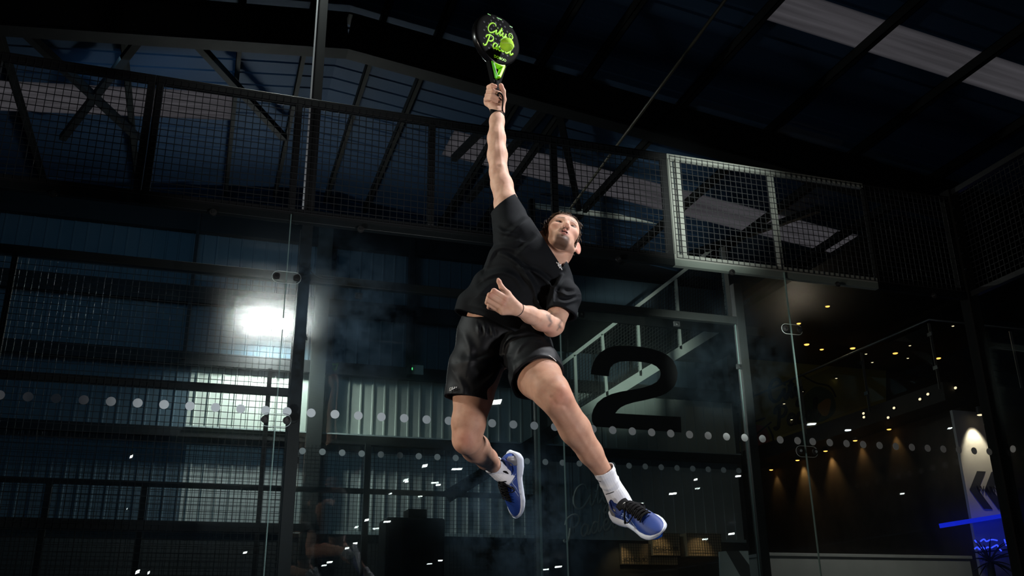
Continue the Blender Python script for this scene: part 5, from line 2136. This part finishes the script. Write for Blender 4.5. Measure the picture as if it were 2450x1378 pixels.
# wall washers under the mezzanine
for i, (u, v, lb, e) in enumerate(((1975, 1079, 'warm spotlight washing the bar wall right of the lower clamp', 11), (1908, 1101, 'warm spotlight washing the bar wall left of the lower clamp, brightest pool', 13), (2046, 1054, 'dim warm spotlight under the mezzanine, third from the left', 4),
                                   (2127, 1027, 'dim warm spotlight under the mezzanine, nearest the white pillar', 4), (1845, 1124, 'dim warm spotlight under the mezzanine, leftmost', 3))):
    r_ = ray(u, v)
    P = CAM_C + r_ * ((XM + .48 - CAM_C[0]) / r_[0])
    t = thing('wall_spotlight', P, lb, 'spotlight', 'warm spotlights under the mezzanine')
    MB().cyl(P, P + np.array([0, 0, .14]), .045, 16).build('housing', M_HOUSING, t)
    MB().sphere(P, .040, 12, 8, (1, 1, .4)).build('lens', M_WARM, t)
    l = bpy.data.lights.new('spot_beam', 'SPOT')
    l.energy = e
    l.color = (1.0, .62, .22)
    l.spot_size = math.radians(75)
    l.spot_blend = .9
    l.shadow_soft_size = .03
    o = bpy.data.objects.new('spot_beam', l)
    SC.collection.objects.link(o)
    o.location = P + np.array([.03, 0, -.06])
    aim(o, (XM + .60, P[1], P[2] - .5))

# white pillar with chevrons and its own spotlight
YP = 5.2
c0, c1 = onY(2278, 981, YP), onY(2365, 988, YP)
zt = c0[2]
pl = thing('white_pillar', (c0[0], YP, 0), 'tall white pillar with dark double chevron arrows, lit from above', 'pillar')
MB().box(c0[0], c1[0], YP, YP + .05, 0, zt).build('shaft', mat('white_painted_board', (.62, .60, .57), .6), pl)
M_NAVY = mat('navy_vinyl', (.025, .03, .045), .6)
zz = onY(2345, 1172, YP)[2]
hh = .28
for k in range(2):
    x = c0[0] + .06 + .27 * k
    xr = c1[0]
    q = [(x, zz), (x + .20, zz + hh), (x + .36, zz + hh), (x + .16, zz), (x + .36, zz - hh), (x + .20, zz - hh)]
    q = [(min(a, xr), b_) for a, b_ in q]
    MB().prism([(a, YP - .004, b_) for a, b_ in q], (0, .003, 0)).build('chevron', M_NAVY, pl)
text_mesh('lettering', 'WARM', M_STICKER, pl, lambda x, y, z: (c0[0] + .40 + x, YP - .008 - z, zz - .03 + y), .13)
text_mesh('lettering', 'C', M_STICKER, pl, lambda x, y, z: (c1[0] - .07 + x, YP - .008 - z, onY(2380, 1108, YP)[2] + y), .13)
P = onY(2345, 992, YP - .16)
t = thing('pillar_spotlight', P, 'warm white spotlight at the head of the white pillar', 'spotlight')
MB().cyl(P, P + np.array([0, 0, .12]), .05, 16).build('housing', M_HOUSING, t)
MB().sphere(P, .045, 12, 8, (1, 1, .4)).build('lens', M_WARMDIM, t)
l = bpy.data.lights.new('spot_beam', 'SPOT')
l.energy = 34
l.color = (1.0, .86, .62)
l.spot_size = math.radians(62)
l.spot_blend = .55
l.shadow_soft_size = .03
o = bpy.data.objects.new('spot_beam', l)
SC.collection.objects.link(o)
o.location = P + np.array([-.05, -.04, -.04])
aim(o, (P[0] - .03, YP + .1, P[2] - .75))

# blue neon writing and strip, reflections built as glowing solids
M_NEONBLUE = mat('mirrored_blue_neon', (.02, .04, .9), .3, emit=((.03, .06, 1.0), 2.0))
M_BLUESTRIP = mat('mirrored_blue_strip', (.02, .04, .9), .3, emit=((.01, .03, 1.0), .55))
YN = 5.0
ns = thing('neon_reflection', onY(2385, 1320, YN), 'blue neon handwriting mirrored in front of the white pillar', 'neon reflection')
mb = MB()
for pts in ([(2332, 1292), (2336, 1298)], [(2346, 1295), (2354, 1290), (2360, 1295), (2368, 1292), (2376, 1291), (2386, 1293)], [(2403, 1290), (2406, 1300)], [(2407, 1302), (2408, 1306)],
            [(2332, 1313), (2338, 1309), (2344, 1314), (2350, 1309), (2357, 1313), (2363, 1309), (2370, 1311), (2380, 1306), (2386, 1304), (2390, 1312), (2396, 1318)],
            [(2412, 1287), (2424, 1284)], [(2417, 1278), (2420, 1292)], [(2425, 1284), (2430, 1290), (2432, 1280)], [(2430, 1297), (2435, 1284), (2440, 1292), (2441, 1281)]):
    mb.tube([onY(*q, YN) for q in smooth_line(pts)], .010, 6)
mb.build('tube', M_NEONBLUE, ns)
MB().bar(onY(2330, 1322, YN + .04), onY(2445, 1312, YN + .04), .02, .02).build('backing_bar', M_BLACK, ns)
bs = MB().prism([onY(*q, 4.9) for q in ((2283, 1247), (2436, 1223), (2440, 1232), (2286, 1258))], (0, .31, 0)).build('strip_reflection', M_BLUESTRIP)
tag(bs, 'soft blue reflection crossing the white pillar above the neon writing', 'light strip')

# spiky plant by the pillar
M_LEAF = mat('dark_spiky_leaf', (0.012, 0.022, 0.012), .6)
pt = thing('spiky_plant', onY(2372, 1400, 4.8) * np.array([1, 1, 0]), 'dark spiky leaved plant standing before the white pillar', 'plant')
rnd = random.Random(4)
base = onY(2368, 1345, 4.8)
MB().tube([(base[0], 4.8, .35), base], .05, 10).build('stem', M_LEAF, pt)
MB().tube([(base[0], 4.8, 0), (base[0], 4.8, .38)], [.16, .20], 18).build('pot', M_DARKWALL, pt)
for i in range(30):
    a = rnd.uniform(0, 6.28)
    e = rnd.uniform(-.4, 1.3)
    L = rnd.uniform(.35, .6)
    pts = []
    for k in range(7):
        f = k / 6
        rr = L * f * math.cos(e)
        pts.append((base[0] + rr * math.cos(a), 4.8 + rr * math.sin(a) * .8, base[2] + L * f * math.sin(e) - .35 * L * f * f))
    MB().tube(pts, [.010, .011, .010, .009, .007, .004, .001], 5).build('leaf', M_LEAF, pt)

# reception counter and the leaning board beside it
M_COUNTER = mat('off_white_counter', (.30, .31, .29), .6, vary=(1.5, (.22, .23, .215), .2))
a, b_ = onY(1832, 1322, 4.0), onY(2318, 1326, 4.0)
ct = thing('reception_counter', (a[0], 4, 0), 'long off white reception counter at the lower right', 'counter')
MB().box(a[0], b_[0], 4.0, 4.6, 0, a[2] - .04).build('front', M_COUNTER, ct)
MB().box(a[0] - .02, b_[0] + .02, 3.97, 4.65, a[2] - .04, a[2]).build('top', M_COUNTER, ct, bevel=.006)
l = bpy.data.lights.new('counter_fill', 'SPOT')  # added fill to lift the counter front, no fitting there
l.energy = 70
l.color = (1.0, .98, .92)
l.spot_size = math.radians(100)
l.spot_blend = .9
l.shadow_soft_size = .2
o = bpy.data.objects.new('counter_fill', l)
SC.collection.objects.link(o)
o.location = (8.6, 2.2, 2.9)
aim(o, (8.6, 4.0, .9))
bd = thing('slanted_sign', onY(1755, 1378, 4.0) * np.array([1, 1, 0]), 'pale board with a dark slanting stripe left of the reception counter', 'sign')
MB().prism([onY(*q, 4.0) for q in ((1722, 1320), (1737, 1318), (1795, 1420), (1726, 1420))], (0, .03, 0)).build('pale_panel', M_FLASH, bd)
MB().prism([onY(*q, 4.0) for q in ((1768, 1318), (1790, 1318), (1793, 1352))], (0, .03, 0)).build('pale_corner', M_FLASH, bd)
MB().prism([onY(*q, 4.0) for q in ((1737, 1318), (1768, 1318), (1793, 1352), (1800, 1420), (1795, 1420))], (0, .028, 0)).build('dark_stripe', M_STICKER, bd)

# shop grid boards with warm light; reversed lettering imitates a reflected sign
M_BOARD = mat('tan_board', (.42, .32, .20), .7)
for i, (u0, v0, u1, v1, lb, uu) in enumerate(((1484, 1300, 1622, 1352, 'tan shop board behind wire grid under the left shoe tip', 1500), (1560, 1275, 1628, 1330, 'tan shop board behind wire grid just right of the shoe tip', 1595), (1642, 1275, 1728, 1332, 'tan shop board behind wire grid left of the pale slanted sign', 1690))):
    y = YW - .12 - .12 * i
    p, q = onY(u0, v0, y), onY(u1, v1, y)
    t = thing('shop_board', ((p[0] + q[0]) / 2, y, q[2]), lb, 'display board', 'tan display boards of the shop')
    MB().box(p[0], q[0], y, YW - .06, q[2], p[2]).build('panel', M_BOARD, t)
    mb = MB()
    wire_mesh(mb, (p[0], y - .03, q[2]), (1, 0, 0), (0, 0, 1), q[0] - p[0], p[2] - q[2], .05, .006)
    mb.build('wire_grid', M_WIRE, t)
    if i != 1:
        text_mesh('lettering', 'ONE SHOP' if i == 0 else '', M_STICKER, t, lambda x, yy, z: ((p[0] + .28 + x), y - .045 - z, onY(1510, 1343, y)[2] + yy), .10, mirror=True) if i == 0 else None
    else:
        text_mesh('lettering', 'PRO-SHOP', M_STICKER, t, lambda x, yy, z: ((p[0] + q[0]) / 2 - .05 + x, y - .045 - z, onY(1590, 1318, y)[2] + yy), .11, mirror=True)
    l = bpy.data.lights.new('shop_beam', 'SPOT')
    l.energy = 5
    l.color = (1.0, .70, .36)
    l.spot_size = math.radians(80)
    l.spot_blend = .9
    l.shadow_soft_size = .03
    o = bpy.data.objects.new('shop_beam', l)
    SC.collection.objects.link(o)
    pc = onY(uu, v0 - 6, y - .35)
    o.location = pc
    aim(o, (pc[0], y, q[2]))

# script sign seen behind the feet
M_GREYLET = mat('grey_sign_letters', (.50, .52, .47), .6)
sg = thing('script_sign', onY(1415, 1300, 9.6), 'dim grey script sign hanging behind the glass below the left foot', 'sign')
Ps, Pe = onY(1352, 1295, 9.6), onY(1482, 1262, 9.6)
an2 = math.atan2(Pe[2] - Ps[2], Pe[0] - Ps[0])
sz = .40


def sign_fn(x, y):
    return (Ps[0] + x * math.cos(an2) - y * math.sin(an2), 9.6, Ps[2] + x * math.sin(an2) + y * math.cos(an2))


mb = MB()
script(mb, 'Padel', sign_fn, sz, .022, .0, .0)
script(mb, 'City', sign_fn, sz, .022, .28, .47)
mb.build('lettering', M_GREYLET, sg)
for f in (.2, .8):
    p = sign_fn(f * 1.05, .1)
    MB().bar(p, (p[0], 9.6, 5.46), .012, .012, up=(0, 1, 0)).build('hanger', M_BLACK, sg)

# dark silhouette with a box on top, a stand-in solid behind the rear glass
YC = 5.0
p0, p1 = onY(925, 1236, YC), onY(1066, 1240, YC)
cb = thing('dark_silhouette', ((p0[0] + p1[0]) / 2, YC, 0), 'squat black silhouette seen dark through the glass left of the right foot', 'cabinet')
MB().box(p0[0], p1[0], YC, YC + .5, .62, p0[2]).build('body', M_MBLACK, cb, bevel=.03)
MB().box(p0[0] + .08, p0[0] + .14, YC + .05, YC + .45, 0, .62).build('leg', M_STEEL, cb)
MB().box(p1[0] - .14, p1[0] - .08, YC + .05, YC + .45, 0, .62).build('leg', M_STEEL, cb)
q0, q1 = onY(981, 1215, YC), onY(1025, 1215, YC)
tag(MB().box(q0[0], q1[0], YC + .08, YC + .38, p0[2] + .001, q0[2]).build('black_box', M_MBLACK), 'small black box standing on the squat black silhouette', 'box')

# ------------------------------------------------------------------ floodlight masts of the other courts behind the viewer, mirrored in the glass
refl = [(1187, 962, 30, 16), (1015, 1114, 18, 9), (1096, 1122, 22, 6), (972, 1152, 12, 5), (1050, 1160, 10, 5), (876, 1244, 14, 7), (928, 1248, 14, 5), (848, 1300, 15, 6), (790, 1345, 11, 5),
        (1050, 1341, 20, 4), (1338, 1356, 16, 5), (585, 1322, 12, 6), (330, 1368, 7, 10), (355, 1370, 6, 8), (1612, 1181, 16, 6), (1664, 1147, 12, 6), (1768, 1139, 12, 5), (1940, 1014, 32, 7),
        (2031, 1029, 13, 5), (2158, 1181, 15, 4), (1752, 1277, 14, 6), (313, 1092, 8, 8), (300, 1218, 8, 5), (2273, 1024, 14, 4)]
HZ = 5.0
for i, (u, v, w, h) in enumerate(refl):
    P = onZ(u, v, HZ)
    dist = np.linalg.norm(P - CAM_C)
    P = np.array([P[0], -P[1], P[2]])
    ww, hh_ = w / F_PX * dist, h / F_PX * dist
    t = thing('court_floodlight', (P[0], P[1], 0), 'white court floodlight mirrored as a small bright mark in the glass', 'floodlight', 'court floodlights mirrored in the glass')
    MB().bar((P[0], P[1] - .2, 0), (P[0], P[1] - .2, HZ), .1, .1, up=(0, 1, 0)).build('pole', M_BLACK, t)
    MB().box(P[0] - ww / 2 - .03, P[0] + ww / 2 + .03, P[1] - .25, P[1] - .02, HZ - hh_ / 2 - .03, HZ + hh_ / 2 + .03).build('lamp_head', M_HOUSING, t)
    sk, tl = .22 * ww * (1 if i % 2 else -1), .30 * hh_
    MB().prism([(P[0] - ww / 2 + sk, P[1] - .02, HZ - hh_ / 2), (P[0] + ww * .38, P[1] - .02, HZ - hh_ / 2 + tl), (P[0] + ww / 2, P[1] - .02, HZ + hh_ / 2), (P[0] - ww * .40 + sk, P[1] - .02, HZ + hh_ / 2 - tl)], (0, .02, 0)).build('lens', M_LED, t)
